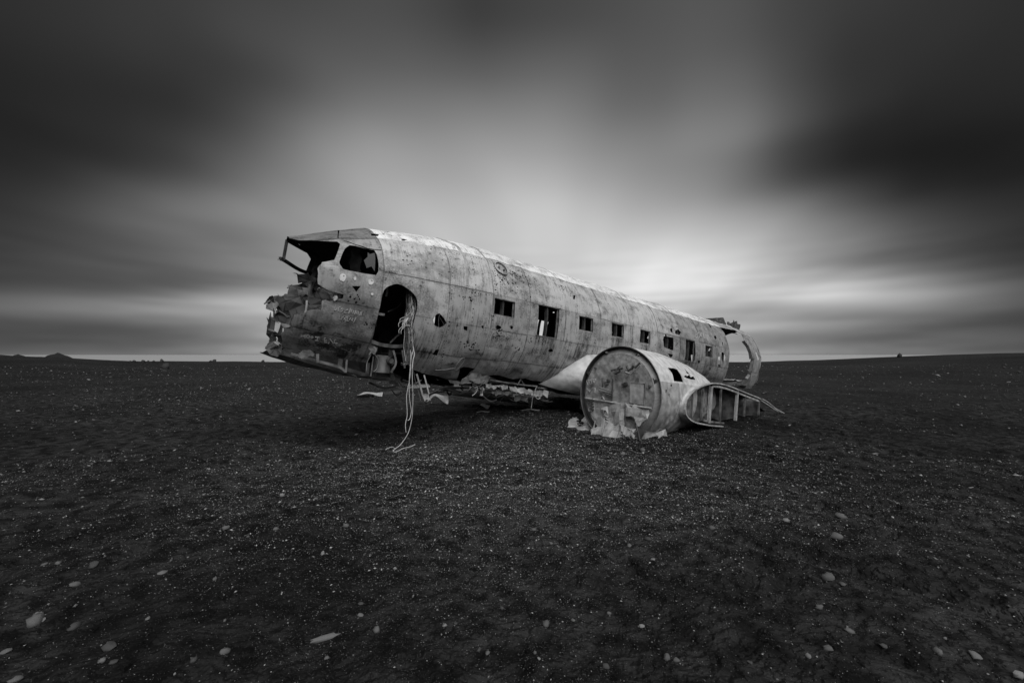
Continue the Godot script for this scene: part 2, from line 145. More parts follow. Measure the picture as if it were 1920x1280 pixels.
const BELLY := [
	["frayed_strip", 2, 0.012, [0.098, -0.926, 0.66, 0.208, -0.931, 0.67, 0.382, -0.944, 0.686, 0.54, -0.947, 0.7, 0.521, -0.974, 0.698, 0.44, -0.985, 0.691, 0.385, -0.977, 0.686, 0.333, -0.993, 0.681, 0.281, -1, 0.676, 0.214, -0.99, 0.67, 0.161, -0.984, 0.665, 0.114, -0.957, 0.661]],
	["frayed_strip", 2, 0.014, [0.57, -0.954, 0.7, 0.729, -0.955, 0.718, 0.885, -0.965, 0.736, 1.09, -0.978, 0.758, 1.112, -1.064, 0.76, 1.04, -1.079, 0.752, 0.951, -1.059, 0.742, 0.866, -1.072, 0.733, 0.779, -1.049, 0.723, 0.693, -1.024, 0.714, 0.649, -0.993, 0.709]],
	["frayed_strip", 2, 0.012, [1.089, -0.99, 0.76, 1.221, -0.989, 0.793, 1.41, -0.991, 0.84, 1.405, -1.088, 0.837, 1.295, -1.067, 0.81, 1.202, -1.077, 0.787, 1.109, -1.064, 0.763]],
	["belly_plate", 1, 0.01, [0.293, -1.067, 0.6, 0.394, -1.035, 0.614, 0.5, -1.036, 0.627, 0.762, -1.07, 0.66, 0.764, -1.099, 0.66, 0.587, -1.111, 0.638, 0.453, -1.105, 0.621, 0.348, -1.098, 0.607]],
	["belly_plate", 1, 0.003, [0.841, -1.095, 0.602, 1.137, -1.096, 0.62, 1.13, -1.193, 0.619, 0.824, -1.185, 0.6]],
	["belly_flap", 1, 0.015, [-0.179, -0.721, 0.74, -0.138, -0.74, 0.74, -0.055, -0.776, 0.74, 0.097, -0.799, 0.74, 0.116, -0.851, 0.74, 0.025, -0.909, 0.74, -0.175, -0.909, 0.74, -0.317, -0.916, 0.74, -0.429, -0.931, 0.74]],
	["hanging_plate", 2, 0.004, [-1.208, -1.117, 0.95, -1.126, -1.091, 0.964, -1.08, -1.163, 0.97, -1.176, -1.211, 0.954]],
	["belly_plate", 2, 0.004, [-0.013, -0.994, 0.722, 0.041, -0.962, 0.74, 0.013, -1.101, 0.727, -0.009, -1.097, 0.72]],
	["torn_skin", 1, 0.02, [-1.977, -0.636, 0.961, -1.953, -0.531, 0.98, -2.001, -0.454, 0.958, -2.023, -0.518, 0.942, -2.031, -0.667, 0.93]],
	["torn_skin", 1, 0.02, [-2.869, -0.729, 0.66, -2.786, -0.708, 0.679, -2.737, -0.667, 0.69, -2.66, -0.654, 0.707, -2.598, -0.667, 0.72, -2.614, -0.743, 0.715, -2.687, -0.743, 0.699, -2.771, -0.74, 0.681]],
	["cockpit_bulkhead", 1, 0.004, [-2.084, 0.866, 0.215, -1.968, 0.881, 0.25, -1.947, 0.524, 0.246, -2.097, 0.521, 0.2]],
]
const CABLES := [
	[2, 0.011, [-1.573, -0.15, 1.12, -1.519, -0.425, 1.1, -1.482, -0.562, 1.1, -1.485, -0.774, 1.1, -1.468, -0.948, 1.1, -1.428, -1.158, 1.08, -1.398, -1.37, 1.05, -1.392, -1.477, 1.03, -1.408, -1.634, 1, -1.474, -1.776, 0.96, -1.548, -1.837, 0.95, -1.579, -1.862, 0.955, -1.536, -1.879, 0.95, -1.395, -1.845, 0.9, -1.284, -1.841, 0.86, -1.163, -1.821, 0.79]],
	[2, 0.008, [-1.548, -1.837, 0.95, -1.596, -1.814, 0.95, -1.663, -1.823, 0.965, -1.699, -1.839, 0.98]],
	[2, 0.009, [-1.54, -0.533, 1.1, -1.52, -0.776, 1.12, -1.522, -0.915, 1.12, -1.54, -1.055, 1.12, -1.545, -1.158, 1.12, -1.53, -1.294, 1.13, -1.525, -1.396, 1.14, -1.544, -1.497, 1.15, -1.526, -1.599, 1.15]],
	[2, 0.009, [-1.53, -0.567, 1.13, -1.535, -0.846, 1.13, -1.528, -1.053, 1.14, -1.507, -1.19, 1.14, -1.47, -1.327, 1.14, -1.489, -1.429, 1.15, -1.518, -1.449, 1.15]],
	[1, 0.007, [-1.494, -0.774, 1.13, -1.442, -0.925, 1.12, -1.378, -1.049, 1.1, -1.327, -1.168, 1.1, -1.331, -1.203, 1.1]],
	[2, 0.012, [-1.505, -0.53, 1.12, -1.488, -0.591, 1.13, -1.504, -0.677, 1.13, -1.508, -0.775, 1.14]],
	[2, 0.01, [-1.527, -0.623, 1.12, -1.504, -0.536, 1.12, -1.504, -0.494, 1.1]],
	[1, 0.006, [-1.167, -0.02, 1.15, -1.17, -0.094, 1.14, -1.151, -0.209, 1.14]],
	[1, 0.005, [-1.154, -0.063, 1.15, -1.089, -0.127, 1.14, -1.059, -0.168, 1.14]],
]
const BUNDLE := [-1.579, 0.25, 1.02, -1.583, 0.1, 1.08, -1.596, -0.046, 1.1, -1.625, -0.178, 1.12, -1.584, -0.327, 1.1, -1.556, -0.499, 1.08, -1.519, -0.707, 1.05]
const FIREWALL_SHEETS := [
	["access_plate", 2, 0.012, [1.245, -0.776, 2.684, 1.245, -0.774, 2.905, 1.245, -1.064, 2.905, 1.245, -1.059, 2.794, 1.245, -1.05, 2.684]],
	["crumpled_sheet", 1, 0.03, [1.198, -1.118, 2.256, 1.2, -1.092, 2.459, 1.197, -1.091, 2.631, 1.12, -1.371, 2.688, 1.13, -1.354, 2.522, 1.142, -1.327, 2.321]],
	["crumpled_sheet", 2, 0.03, [1.25, -1.096, 2.604, 1.244, -1.1, 2.797, 1.235, -1.112, 3.021, 1.205, -1.214, 3.018, 1.182, -1.293, 2.977, 1.16, -1.379, 2.876, 1.186, -1.298, 2.819, 1.205, -1.242, 2.733, 1.213, -1.223, 2.632]],
	["crumpled_sheet", 2, 0.045, [1.109, -1.353, 2.183, 1.12, -1.313, 2.276, 1.115, -1.318, 2.343, 1.093, -1.356, 2.548, 1.081, -1.368, 2.705, 1.038, -1.473, 2.747, 0.986, -1.597, 2.789, 0.98, -1.635, 2.627, 0.994, -1.62, 2.489, 0.993, -1.642, 2.345, 1.005, -1.624, 2.232, 1.056, -1.493, 2.197]],
	["crumpled_sheet", 1, 0.04, [1.12, -1.376, 2.694, 1.093, -1.408, 2.813, 1.07, -1.437, 2.903, 1, -1.541, 2.991, 1.007, -1.544, 2.889, 1.02, -1.538, 2.768]],
	["rim_flap", 1, 0.03, [1.288, -1.446, 2.932, 1.297, -1.41, 3.068, 1.3, -1.385, 3.203, 1.265, -1.461, 3.238, 1.261, -1.488, 3.118, 1.25, -1.543, 2.894]],
	["left_plate", 2, 0.008, [1.255, -1.074, 2.035, 1.255, -1.086, 2.376, 1.255, -1.101, 2.422, 1.255, -1.13, 2.22, 1.255, -1.26, 2.173, 1.255, -1.34, 2.071, 1.255, -1.313, 2.026, 1.255, -1.219, 1.931]],
]
const FIREWALL_TUBES := [
	["cross_beam", 2, 0.014, [1.22, -1.041, 1.878, 1.22, -1.064, 2.295, 1.22, -1.083, 2.646, 1.22, -1.103, 3.049]],
	["stiffener", 0, 0.012, [1.235, -0.719, 2.37, 1.235, -0.881, 2.372, 1.235, -1.049, 2.37]],
	["stiffener", 0, 0.01, [1.24, -0.713, 2.175, 1.24, -0.847, 2.188]],
	["plate_edge", 0, 0.009, [1.235, -0.772, 2.691, 1.235, -0.774, 2.924]],
	["plate_edge", 1, 0.011, [1.235, -0.75, 2.926, 1.235, -1.07, 2.919]],
	["fuel_pipe", 1, 0.012, [1.19, -0.863, 2.166, 1.19, -0.913, 2.39]],
	["fuel_pipe", 1, 0.012, [1.19, -0.902, 2.153, 1.19, -0.944, 2.392]],
	["fuel_pipe", 1, 0.012, [1.19, -0.919, 2.185, 1.19, -0.969, 2.386]],
	["linkage", 0, 0.016, [1.19, -0.596, 2.365, 1.19, -0.582, 2.439, 1.19, -0.566, 2.561]],
	["linkage", 1, 0.01, [1.18, -0.651, 2.435, 1.18, -0.569, 2.474, 1.18, -0.531, 2.53]],
	["linkage", 0, 0.018, [1.19, -0.638, 2.442, 1.19, -0.604, 2.527]],
	["linkage", 2, 0.012, [1.17, -0.615, 2.634, 1.17, -0.642, 2.726, 1.17, -0.587, 2.779, 1.17, -0.525, 2.864]],
	["linkage", 0, 0.02, [1.18, -0.529, 2.644, 1.18, -0.589, 2.675, 1.18, -0.563, 2.73, 1.18, -0.527, 2.756]],
	["linkage", 0, 0.016, [1.16, -0.551, 2.79, 1.16, -0.485, 2.868]],
	["mount_rail", 2, 0.008, [1.2, -0.772, 1.904, 1.2, -0.738, 2.076, 1.2, -0.789, 2.092, 1.2, -0.835, 1.941, 1.2, -0.772, 1.904]],
	["mount_rail", 2, 0.008, [1.195, -0.77, 1.957, 1.195, -0.821, 1.969, 1.195, -0.755, 2.005, 1.195, -0.81, 2.017, 1.195, -0.753, 2.045, 1.195, -0.798, 2.056]],
	["mount_rail", 2, 0.008, [1.2, -0.948, 1.907, 1.2, -0.895, 1.921, 1.2, -0.943, 1.989, 1.2, -0.876, 2.033, 1.2, -0.88, 2.081, 1.2, -0.944, 2.077]],
	["mount_rail", 2, 0.01, [1.2, -1.032, 2.192, 1.2, -0.992, 2.229, 1.2, -1.039, 2.262]],
	["crack_strip", 0, 0.009, [1.13, -1.088, 2.681, 1.13, -1.366, 2.681, 1.13, -1.599, 2.69]],
	["crack_strip", 0, 0.012, [1.1, -1.342, 2.886, 1.1, -1.44, 2.923, 1.1, -1.549, 2.961]],
	["stiffener", 2, 0.008, [1.02, -1.299, 2.411, 1.02, -1.469, 2.391, 1.02, -1.613, 2.39]],
	["stiffener", 2, 0.01, [1.06, -1.356, 2.216, 1.06, -1.519, 2.188, 1.06, -1.63, 2.184]],
]
const FIREWALL_KNOBS := [[0, 0.027, -0.789, 2.607], [0, 0.017, -0.797, 2.565], [0, 0.025, -0.792, 2.268], [0, 0.017, -0.747, 2.296], [0, 0.011, -0.569, 2.044], [2, 0.011, -0.315, 2.202], [0, 0.009, -0.334, 2.219], [0, 0.011, -0.341, 2.732], [2, 0.01, -0.353, 2.767], [0, 0.03, -0.664, 1.903], [0, 0.017, -0.639, 1.86], [0, 0.022, -0.705, 3.01], [0, 0.022, -0.727, 3.05], [0, 0.02, -0.756, 3.032], [0, 0.017, -0.799, 2.995], [0, 0.015, -0.797, 3.027], [2, 0.015, -1.213, 2.277], [2, 0.012, -1.316, 2.25], [2, 0.01, -1.318, 2.403], [2, 0.01, -1.324, 2.462], [2, 0.01, -1.33, 2.521], [0, 0.009, -1.311, 2.358], [0, 0.009, -1.184, 2.718], [0, 0.007, -1.164, 2.541], [0, 0.01, -1.317, 2.86], [0, 0.006, -1.433, 2.424], [0, 0.007, -1.066, 2.628], [0, 0.006, -1.04, 2.032], [0, 0.006, -0.729, 2.43], [0, 0.006, -0.701, 2.804], [0, 0.012, -1.06, 1.969], [0, 0.012, -1.076, 2.011], [0, 0.012, -1.106, 1.956], [0, 0.012, -1.121, 2.021], [0, 0.012, -1.15, 1.983], [0, 0.012, -1.165, 2.032], [0, 0.012, -1.194, 1.994], [0, 0.012, -1.209, 2.035], [0, 0.01, -1.245, 1.994], [0, 0.01, -1.083, 1.922]]
const SAND_FLAP := [0.937, -1.635, 1.707, 1.341, -1.599, 1.398, 1.692, -1.567, 1.263, 1.479, -1.586, 1.524, 1.731, -1.564, 1.455, 1.63, -1.573, 1.661, 1.828, -1.555, 1.618, 1.23, -1.609, 2.097, 1.219, -1.61, 1.899, 1.013, -1.628, 1.9]
const NACELLE_HOLES := [[1.601, 38.009, 1.764, 38.529, 1.872, 36.988, 1.905, 30.346, 1.894, 20.488, 1.622, 20.515, 1.63, 30.061], [1.312, 9.368, 1.369, 8.959, 1.362, 5.951, 1.304, 6.379], [1.405, 5.475, 1.45, 5.002, 1.463, 1.436, 1.404, 2.494], [1.501, 16.152, 1.564, 16.409, 1.532, 13.16, 1.488, 13.615], [2.235, 44.876, 2.266, 39.66, 2.315, 34.997, 2.195, 35.226], [1.976, 28.144, 2.102, 31.687, 2.151, 30.672, 2.29, 34.689, 2.293, 30.562, 2.425, 33.758, 2.432, 27.914, 2.246, 26.918, 2.081, 26.914]]
const WING_POSTS := [[0.014, [2.036, -0.846, 3.2, 2.01, -1.215, 3.2]], [0.012, [2.36, -0.778, 3.2, 2.32, -1.26, 3.2]], [0.024, [2.65, -0.724, 3.2, 2.592, -1.298, 3.2]], [0.014, [3.002, -0.752, 3.2, 2.983, -1.285, 3.2]], [0.012, [3.925, -0.784, 3, 3.869, -1.202, 3]], [0.022, [3.661, -0.753, 3.2, 3.6, -1.268, 3.2]], [0.012, [3.904, -0.772, 3.05, 3.884, -1.234, 3.05]], [0.016, [4.002, -0.807, 3.2, 3.961, -1.196, 3.2]], [0.016, [4.668, -0.855, 3.2, 4.63, -1.172, 3.2]], [0.01, [4.846, -0.878, 3.1, 4.819, -1.151, 3.1]], [0.01, [2.759, -0.75, 3.1, 2.744, -1.117, 3.1]]]
const FINS := [[9.175, 1.489, 0, 10.468, 1.711, 0, 10.598, 1.587, 0, 10.727, 1.498, 0, 10.239, 1.484, 0, 9.656, 1.49, 0], [10.725, 1.533, 0, 10.763, 1.61, 0, 10.93, 1.633, 0, 10.975, 1.585, 0, 11.143, 1.645, 0, 11.182, 1.723, 0, 11.274, 1.644, 0, 11.404, 1.681, 0, 11.446, 1.724, 0, 11.579, 1.742, 0, 11.628, 1.656, 0, 11.764, 1.656, 0, 11.824, 1.401, 0, 11.283, 1.481, 0]]
const SKY_EL := [0, 1, 2, 3, 4, 5, 6, 7, 8, 9.5, 11, 13, 15, 18, 21, 24, 28, 32, 37, 44, 55]
const SKY := [
	[93, 93, 101, 110, 123, 141, 156, 166, 172, 177, 179, 181, 181, 180, 178, 175, 172, 168, 162, 150, 132, 114, 101, 93, 93],
	[81, 81, 88, 93, 104, 129, 154, 169, 179, 184, 187, 189, 188, 187, 183, 178, 170, 159, 144, 130, 114, 100, 91, 83, 83],
	[73, 73, 76, 81, 95, 125, 155, 173, 183, 190, 193, 194, 194, 192, 188, 183, 174, 162, 145, 126, 109, 102, 95, 78, 78],
	[81, 81, 88, 98, 116, 142, 164, 179, 188, 194, 197, 199, 199, 197, 194, 189, 184, 177, 170, 157, 135, 111, 89, 71, 71],
	[102, 102, 120, 131, 143, 156, 171, 184, 192, 197, 200, 202, 202, 201, 199, 194, 188, 180, 165, 143, 125, 114, 97, 77, 77],
	[91, 91, 119, 141, 163, 175, 182, 189, 194, 198, 202, 204, 205, 205, 203, 199, 193, 184, 174, 164, 162, 151, 116, 81, 81],
	[70, 70, 84, 100, 129, 164, 183, 188, 193, 197, 201, 204, 206, 207, 207, 205, 200, 195, 199, 207, 199, 165, 117, 77, 77],
	[65, 65, 76, 83, 96, 129, 161, 177, 187, 193, 199, 203, 207, 209, 211, 211, 209, 206, 213, 219, 199, 152, 102, 66, 66],
	[62, 62, 74, 83, 91, 112, 141, 165, 180, 189, 196, 201, 206, 210, 213, 214, 214, 212, 210, 200, 172, 126, 82, 55, 55],
	[58, 58, 72, 86, 101, 122, 143, 161, 175, 185, 192, 198, 204, 210, 214, 216, 216, 212, 199, 173, 140, 105, 73, 52, 52],
	[54, 54, 69, 86, 103, 122, 142, 158, 172, 182, 189, 195, 202, 209, 213, 215, 212, 204, 188, 164, 134, 100, 71, 51, 51],
	[47, 47, 65, 92, 111, 123, 139, 156, 170, 181, 189, 195, 201, 206, 208, 206, 199, 187, 172, 149, 118, 80, 55, 43, 43],
	[41, 41, 57, 88, 116, 133, 143, 156, 169, 179, 188, 194, 199, 202, 201, 195, 184, 171, 154, 128, 90, 53, 36, 32, 32],
	[38, 38, 44, 57, 78, 108, 133, 151, 163, 172, 179, 186, 192, 193, 186, 176, 162, 144, 117, 79, 49, 32, 28, 30, 30],
	[39, 39, 44, 51, 66, 92, 120, 141, 155, 160, 165, 171, 175, 173, 164, 154, 144, 132, 108, 69, 43, 35, 35, 37, 37],
	[43, 43, 45, 47, 54, 74, 101, 127, 143, 149, 152, 154, 155, 152, 144, 135, 131, 131, 119, 87, 57, 45, 42, 41, 41],
	[48, 48, 52, 55, 55, 61, 77, 98, 114, 122, 124, 126, 128, 127, 119, 108, 106, 110, 103, 78, 57, 51, 49, 46, 46],
	[47, 47, 51, 56, 60, 68, 75, 84, 90, 93, 92, 93, 97, 99, 97, 91, 91, 93, 87, 72, 61, 57, 52, 47, 47],
	[44, 44, 48, 53, 58, 62, 66, 71, 74, 72, 67, 62, 66, 70, 73, 77, 82, 86, 82, 72, 64, 58, 52, 47, 47],
	[44, 44, 48, 53, 58, 62, 66, 71, 74, 72, 67, 62, 66, 70, 73, 77, 82, 86, 82, 72, 64, 58, 52, 47, 47],
	[44, 44, 48, 53, 58, 62, 66, 71, 74, 72, 67, 62, 66, 70, 73, 77, 82, 86, 82, 72, 64, 58, 52, 47, 47],
]
const STONES := [[-2.659, -2.58, 0.089], [-1.422, -2.291, 0.044], [-2.438, -2.575, 0.054], [-2.881, -3.043, 0.063], [-2.975, -3.277, 0.075], [-2.405, -3.167, 0.056], [-2.449, -3.936, 0.054], [-1.988, -3.866, 0.046], [-1.424, -3.468, 0.041], [-2.03, -2.339, 0.069], [-3.401, -3.353, 0.04], [-3.304, -3.353, 0.04], [-2.712, -2.641, 0.049], [-1.513, -2.203, 0.04], [-1.906, -2.218, 0.033], [-1.96, -2.218, 0.033], [-0.917, -2.298, 0.026], [-4.103, -8.149, 0.075], [-1.956, -3.036, 0.035], [-2.281, -2.134, 0.052], [-2.437, -4.859, 0.051], [-2.014, -4.7, 0.048], [-2.636, -2.6, 0.032], [-2.046, -2.6, 0.029], [-2.587, -2.368, 0.046], [-0.874, -2.668, 0.032], [-0.912, -2.786, 0.033], [-0.37, -2.531, 0.036], [-0.31, -2.54, 0.027], [0.188, -2.55, 0.045], [-0.06, -2.723, 0.025], [-0.73, -2.497, 0.045], [-0.122, -2.323, 0.028], [-0.167, -2.335, 0.022], [0.115, -2.327, 0.022], [0.13, -2.248, 0.019], [0.451, -2.23, 0.036], [0.769, -2.298, 0.04], [0.805, -2.275, 0.032], [0.724, -2.585, 0.031], [0.566, -2.701, 0.025], [1.03, -3.37, 0.035], [0.347, -2.621, 0.025], [-1.458, -4.033, 0.06], [0.187, -3.948, 0.038], [0.308, -3.652, 0.032], [-0.553, -3.542, 0.031], [0.031, -4.429, 0.033], [1.634, -6.749, 0.072], [2.009, -7.042, 0.083], [0.919, -3.611, 0.045], [1.087, -3.682, 0.05], [-0.815, -3.206, 0.026], [0, -3.286, 0.025], [2.112, -3.078, 0.077], [2.629, -3.734, 0.087], [2.137, -2.981, 0.052], [3.066, -4.284, 0.083], [2.43, -4.072, 0.055], [1.727, -3.972, 0.055], [1.802, -2.474, 0.045], [1.798, -2.706, 0.043], [1.576, -2.315, 0.038], [1.448, -2.267, 0.031], [1.144, -2.233, 0.027], [2.118, -2.306, 0.049], [2.297, -2.303, 0.054], [2.364, -2.167, 0.054], [1.897, -2.364, 0.044], [1.237, -3.167, 0.026], [2.611, -4.37, 0.043], [-0.272, -11.686, 0.083], [0.36, -10.289, 0.094], [0.317, -10.456, 0.064], [0.238, -10.207, 0.062], [1.177, -12.599, 0.09]]
const HORIZON := [-48.362, -2.335, -46.521, -2.418, -43.501, -5.097, -42.417, -9.508, -39.349, -11.77, -33.263, -12.238, -26.732, -14.639, 0, -16.391, 26.731, -15.161, 29.853, -13.201, 35.102, -9.58, 37.29, -6.522, 38.953, -4.554, 40.541, -3.115, 42.79, -1.289, 44.548, 0.417, 48.34, 3.115]

class Shape:
	var v := PackedVector3Array()
	var n := PackedVector3Array()
	var uv := PackedVector2Array()
	var c := PackedColorArray()
	var idx := PackedInt32Array()
	var tint := Color.WHITE
	func add(p: Vector3, nn: Vector3, t := Vector2.ZERO) -> int:
		v.append(p); n.append(nn); uv.append(t); c.append(tint)
		return v.size() - 1
	func face(a: int, b: int, d: int) -> void:
		var g := (v[b] - v[a]).cross(v[d] - v[a])
		if g.dot(n[a] + n[b] + n[d]) > 0.0:
			idx.append(a); idx.append(d); idx.append(b)
		else:
			idx.append(a); idx.append(b); idx.append(d)
	func flat_quad(a: Vector3, b: Vector3, d: Vector3, e: Vector3, out: Vector3) -> void:
		var nn := (b - a).cross(d - a)
		if nn.length_squared() < 1e-16:
			nn = (d - a).cross(e - a)
		nn = nn.normalized()
		if nn.dot(out) < 0.0:
			nn = -nn
		var i := add(a, nn); var j := add(b, nn); var k := add(d, nn); var l := add(e, nn)
		face(i, j, k); face(i, k, l)
	func into(m: ArrayMesh, mat: Material) -> void:
		if idx.is_empty():
			return
		var a := []
		a.resize(Mesh.ARRAY_MAX)
		a[Mesh.ARRAY_VERTEX] = v; a[Mesh.ARRAY_NORMAL] = n; a[Mesh.ARRAY_TEX_UV] = uv; a[Mesh.ARRAY_COLOR] = c; a[Mesh.ARRAY_INDEX] = idx
		m.add_surface_from_arrays(Mesh.PRIMITIVE_TRIANGLES, a)
		m.surface_set_material(m.get_surface_count() - 1, mat)

var mats := {}
var craft: Node3D
var rng := RandomNumberGenerator.new()
var wave := FastNoiseLite.new()
var smooth_noise := FastNoiseLite.new()
var sand_wave := FastNoiseLite.new()
var horizon_az := PackedFloat32Array()
var horizon_m := PackedFloat32Array()

# ------------------------------------------------------------------ helpers
func lut(x: float, xs: Array, ys: Array) -> float:
	if x <= xs[0]:
		return ys[0]
	for i in range(1, xs.size()):
		if x < xs[i]:
			var t: float = (x - xs[i - 1]) / (xs[i] - xs[i - 1])
			return lerpf(ys[i - 1], ys[i], t)
	return ys[-1]

func soft_lut(x: float, xs: Array, ys: Array) -> float:
	return (lut(x - 0.12, xs, ys) + lut(x + 0.12, xs, ys) + 2.0 * lut(x, xs, ys)) * 0.25

func pts2(a: Array) -> PackedVector2Array:
	var p := PackedVector2Array()
	for i in a.size() / 2:
		p.append(Vector2(a[2 * i], a[2 * i + 1]))
	return p

func pts3(a: Array, from := 0) -> PackedVector3Array:
	var p := PackedVector3Array()
	for i in (a.size() - from) / 3:
		p.append(Vector3(a[from + 3 * i], a[from + 3 * i + 1], a[from + 3 * i + 2]))
	return p

func part(called: String, parent: Node3D, shapes: Array, materials: Array) -> MeshInstance3D:
	var m := ArrayMesh.new()
	for i in shapes.size():
		shapes[i].into(m, materials[i])
	var o := MeshInstance3D.new()
	o.name = called
	o.mesh = m
	parent.add_child(o, true)
	return o

func group_node(called: String, parent: Node3D) -> Node3D:
	var o := Node3D.new()
	o.name = called
	parent.add_child(o, true)
	return o

func tag(o: Node3D, label: String, category: String, group := "") -> void:
	o.set_meta("label", label)
	o.set_meta("category", category)
	if group:
		o.set_meta("group", group)

func bar(st: Shape, a: Vector3, b: Vector3, wide: float, high: float, up := Vector3.UP) -> void:
	var d := (b - a).normalized()
	if absf(d.dot(up)) > 0.95:
		up = Vector3.RIGHT
	var x := d.cross(up).normalized() * wide * 0.5
	var y := x.cross(d).normalized() * high * 0.5
	var q := [x + y, x - y, -x - y, -x + y]
	for i in 4:
		var e: Vector3 = q[i]
		var f: Vector3 = q[(i + 1) % 4]
		st.flat_quad(a + e, b + e, b + f, a + f, e + f)
	st.flat_quad(a + q[0], a + q[1], a + q[2], a + q[3], -d)
	st.flat_quad(b + q[0], b + q[1], b + q[2], b + q[3], d)

func smooth_line(p: PackedVector3Array, steps: int) -> PackedVector3Array:
	if p.size() < 3:
		return p
	var r := PackedVector3Array()
	for i in p.size() - 1:
		var a := p[maxi(i - 1, 0)]
		var d := p[mini(i + 2, p.size() - 1)]
		for k in steps:
			r.append(p[i].cubic_interpolate(p[i + 1], a, d, float(k) / steps))
	r.append(p[p.size() - 1])
	return r

func tube(st: Shape, p: PackedVector3Array, r: float, sides := 6, end_r := -1.0) -> void:
	var last := -1
	var up := Vector3(0.31, 0.83, 0.46).normalized()
	for i in p.size():
		var d := (p[mini(i + 1, p.size() - 1)] - p[maxi(i - 1, 0)]).normalized()
		var x := d.cross(up)
		if x.length() < 0.1:
			x = d.cross(Vector3.RIGHT)
		x = x.normalized()
		var y := d.cross(x)
		var rr := r if end_r < 0.0 else lerpf(r, end_r, float(i) / (p.size() - 1))
		var first := st.v.size()
		for k in sides:
			var t := TAU * k / sides
			var nn := x * cos(t) + y * sin(t)
			st.add(p[i] + nn * rr, nn)
		if last >= 0:
			for k in sides:
				var k2 := (k + 1) % sides
				st.face(last + k, first + k, first + k2)
				st.face(last + k, first + k2, last + k2)
		last = first

# Cuts the rectangle x0..x1, y0..y1 of the surface f into cells, takes the holes out (and all outside keep), and lays an outer and an inner sheet.
var _seen := {}
func patch(outer: Shape, inner: Shape, f: Callable, rect: Rect2, dx: float, dy: float, holes: Array, keep: PackedVector2Array, thick: float, flip := false, uv_of := Rect2(0, 0, 1, 1)) -> void:
	_seen = {}
	var near := []
	var boxes := []
	for h in holes:
		var b := box_of(h)
		if b.intersects(rect.grow(0.001)):
			near.append(h)
			boxes.append(b)
	var nx := maxi(1, ceili(rect.size.x / dx))
	var ny := maxi(1, ceili(rect.size.y / dy))
	var sx := rect.size.x / nx
	var sy := rect.size.y / ny
	for i in nx:
		for j in ny:
			var cell := Rect2(rect.position + Vector2(i * sx, j * sy), Vector2(sx, sy))
			var here := []
			for k in near.size():
				if boxes[k].intersects(cell):
					here.append(near[k])
			var poly := PackedVector2Array([cell.position, cell.position + Vector2(sx, 0), cell.end, cell.position + Vector2(0, sy)])
			if keep.is_empty():
				cut(outer, inner, f, poly, here, thick, flip, uv_of, 0)
			else:
				for q in Geometry2D.intersect_polygons(poly, keep):
					cut(outer, inner, f, q, here, thick, flip, uv_of, 0)
	var edges := near.duplicate()
	if not keep.is_empty():
		edges.append(keep)
	for h in edges:
		for i in h.size():
			var a: Vector2 = h[i]
			var b: Vector2 = h[(i + 1) % h.size()]
			var steps := maxi(1, ceili(maxf(absf(b.x - a.x) / dx, absf(b.y - a.y) / dy)))
			for k in steps:
				var p := a.lerp(b, float(k) / steps)
				var q := a.lerp(b, float(k + 1) / steps)
				if not rect.has_point((p + q) * 0.5):
					continue
				var np := normal_at(f, p, flip)
				var nq := normal_at(f, q, flip)
				var pp: Vector3 = f.call(p.x, p.y)
				var qq: Vector3 = f.call(q.x, q.y)
				outer.flat_quad(pp, qq, qq - nq * thick, pp - np * thick, (pp + qq) * 0.5 - f.call((p.x + q.x) * 0.5 + 0.01, (p.y + q.y) * 0.5))

func box_of(h: PackedVector2Array) -> Rect2:
	var b := Rect2(h[0], Vector2.ZERO)
	for p in h:
		b = b.expand(p)
	return b

func cut(outer: Shape, inner: Shape, f: Callable, poly: PackedVector2Array, holes: Array, thick: float, flip: bool, uv_of: Rect2, depth: int) -> void:
	var polys := [poly]
	for h in holes:
		var rest := []
		for p in polys:
			var r := Geometry2D.clip_polygons(p, h)
			var ring := false
			for q in r:
				if Geometry2D.is_polygon_clockwise(q) != Geometry2D.is_polygon_clockwise(p):
					ring = true
			if not ring:
				rest.append_array(r)
			elif depth < 12:
				var b := box_of(p)
				var m := box_of(h).get_center()
				var halves := [Rect2(b.position, Vector2(m.x - b.position.x, b.size.y)), Rect2(Vector2(m.x, b.position.y), Vector2(b.end.x - m.x, b.size.y))]
				for half in halves:
					var hp := PackedVector2Array([half.position, half.position + Vector2(half.size.x, 0), half.end, half.position + Vector2(0, half.size.y)])
					for q in Geometry2D.intersect_polygons(p, hp):
						cut(outer, inner, f, q, holes, thick, flip, uv_of, depth + 1)
		polys = rest
	for p in polys:
		if p.size() < 3:
			continue
		var tri := Geometry2D.triangulate_polygon(p)
		if tri.is_empty():
			continue
		var at := PackedInt32Array()
		for q in p:
			at.append(corner(outer, inner, f, q, thick, flip, uv_of))
		for k in tri.size() / 3:
			outer_inner_face(outer, inner, at[tri[3 * k]], at[tri[3 * k + 1]], at[tri[3 * k + 2]])

var _pairs := PackedInt32Array()
func outer_inner_face(outer: Shape, inner: Shape, a: int, b: int, d: int) -> void:
	if a == b or b == d or a == d:
		return
	outer.face(_pairs[2 * a], _pairs[2 * b], _pairs[2 * d])
	if inner:
		inner.face(_pairs[2 * a + 1], _pairs[2 * b + 1], _pairs[2 * d + 1])

func normal_at(f: Callable, q: Vector2, flip: bool) -> Vector3:
	var e := 0.012
	var ey := 0.012 if not _degrees else 0.6
	var a: Vector3 = f.call(q.x + e, q.y) - f.call(q.x - e, q.y)
	var b: Vector3 = f.call(q.x, q.y + ey) - f.call(q.x, q.y - ey)
	var nn := a.cross(b).normalized()
	return -nn if flip else nn

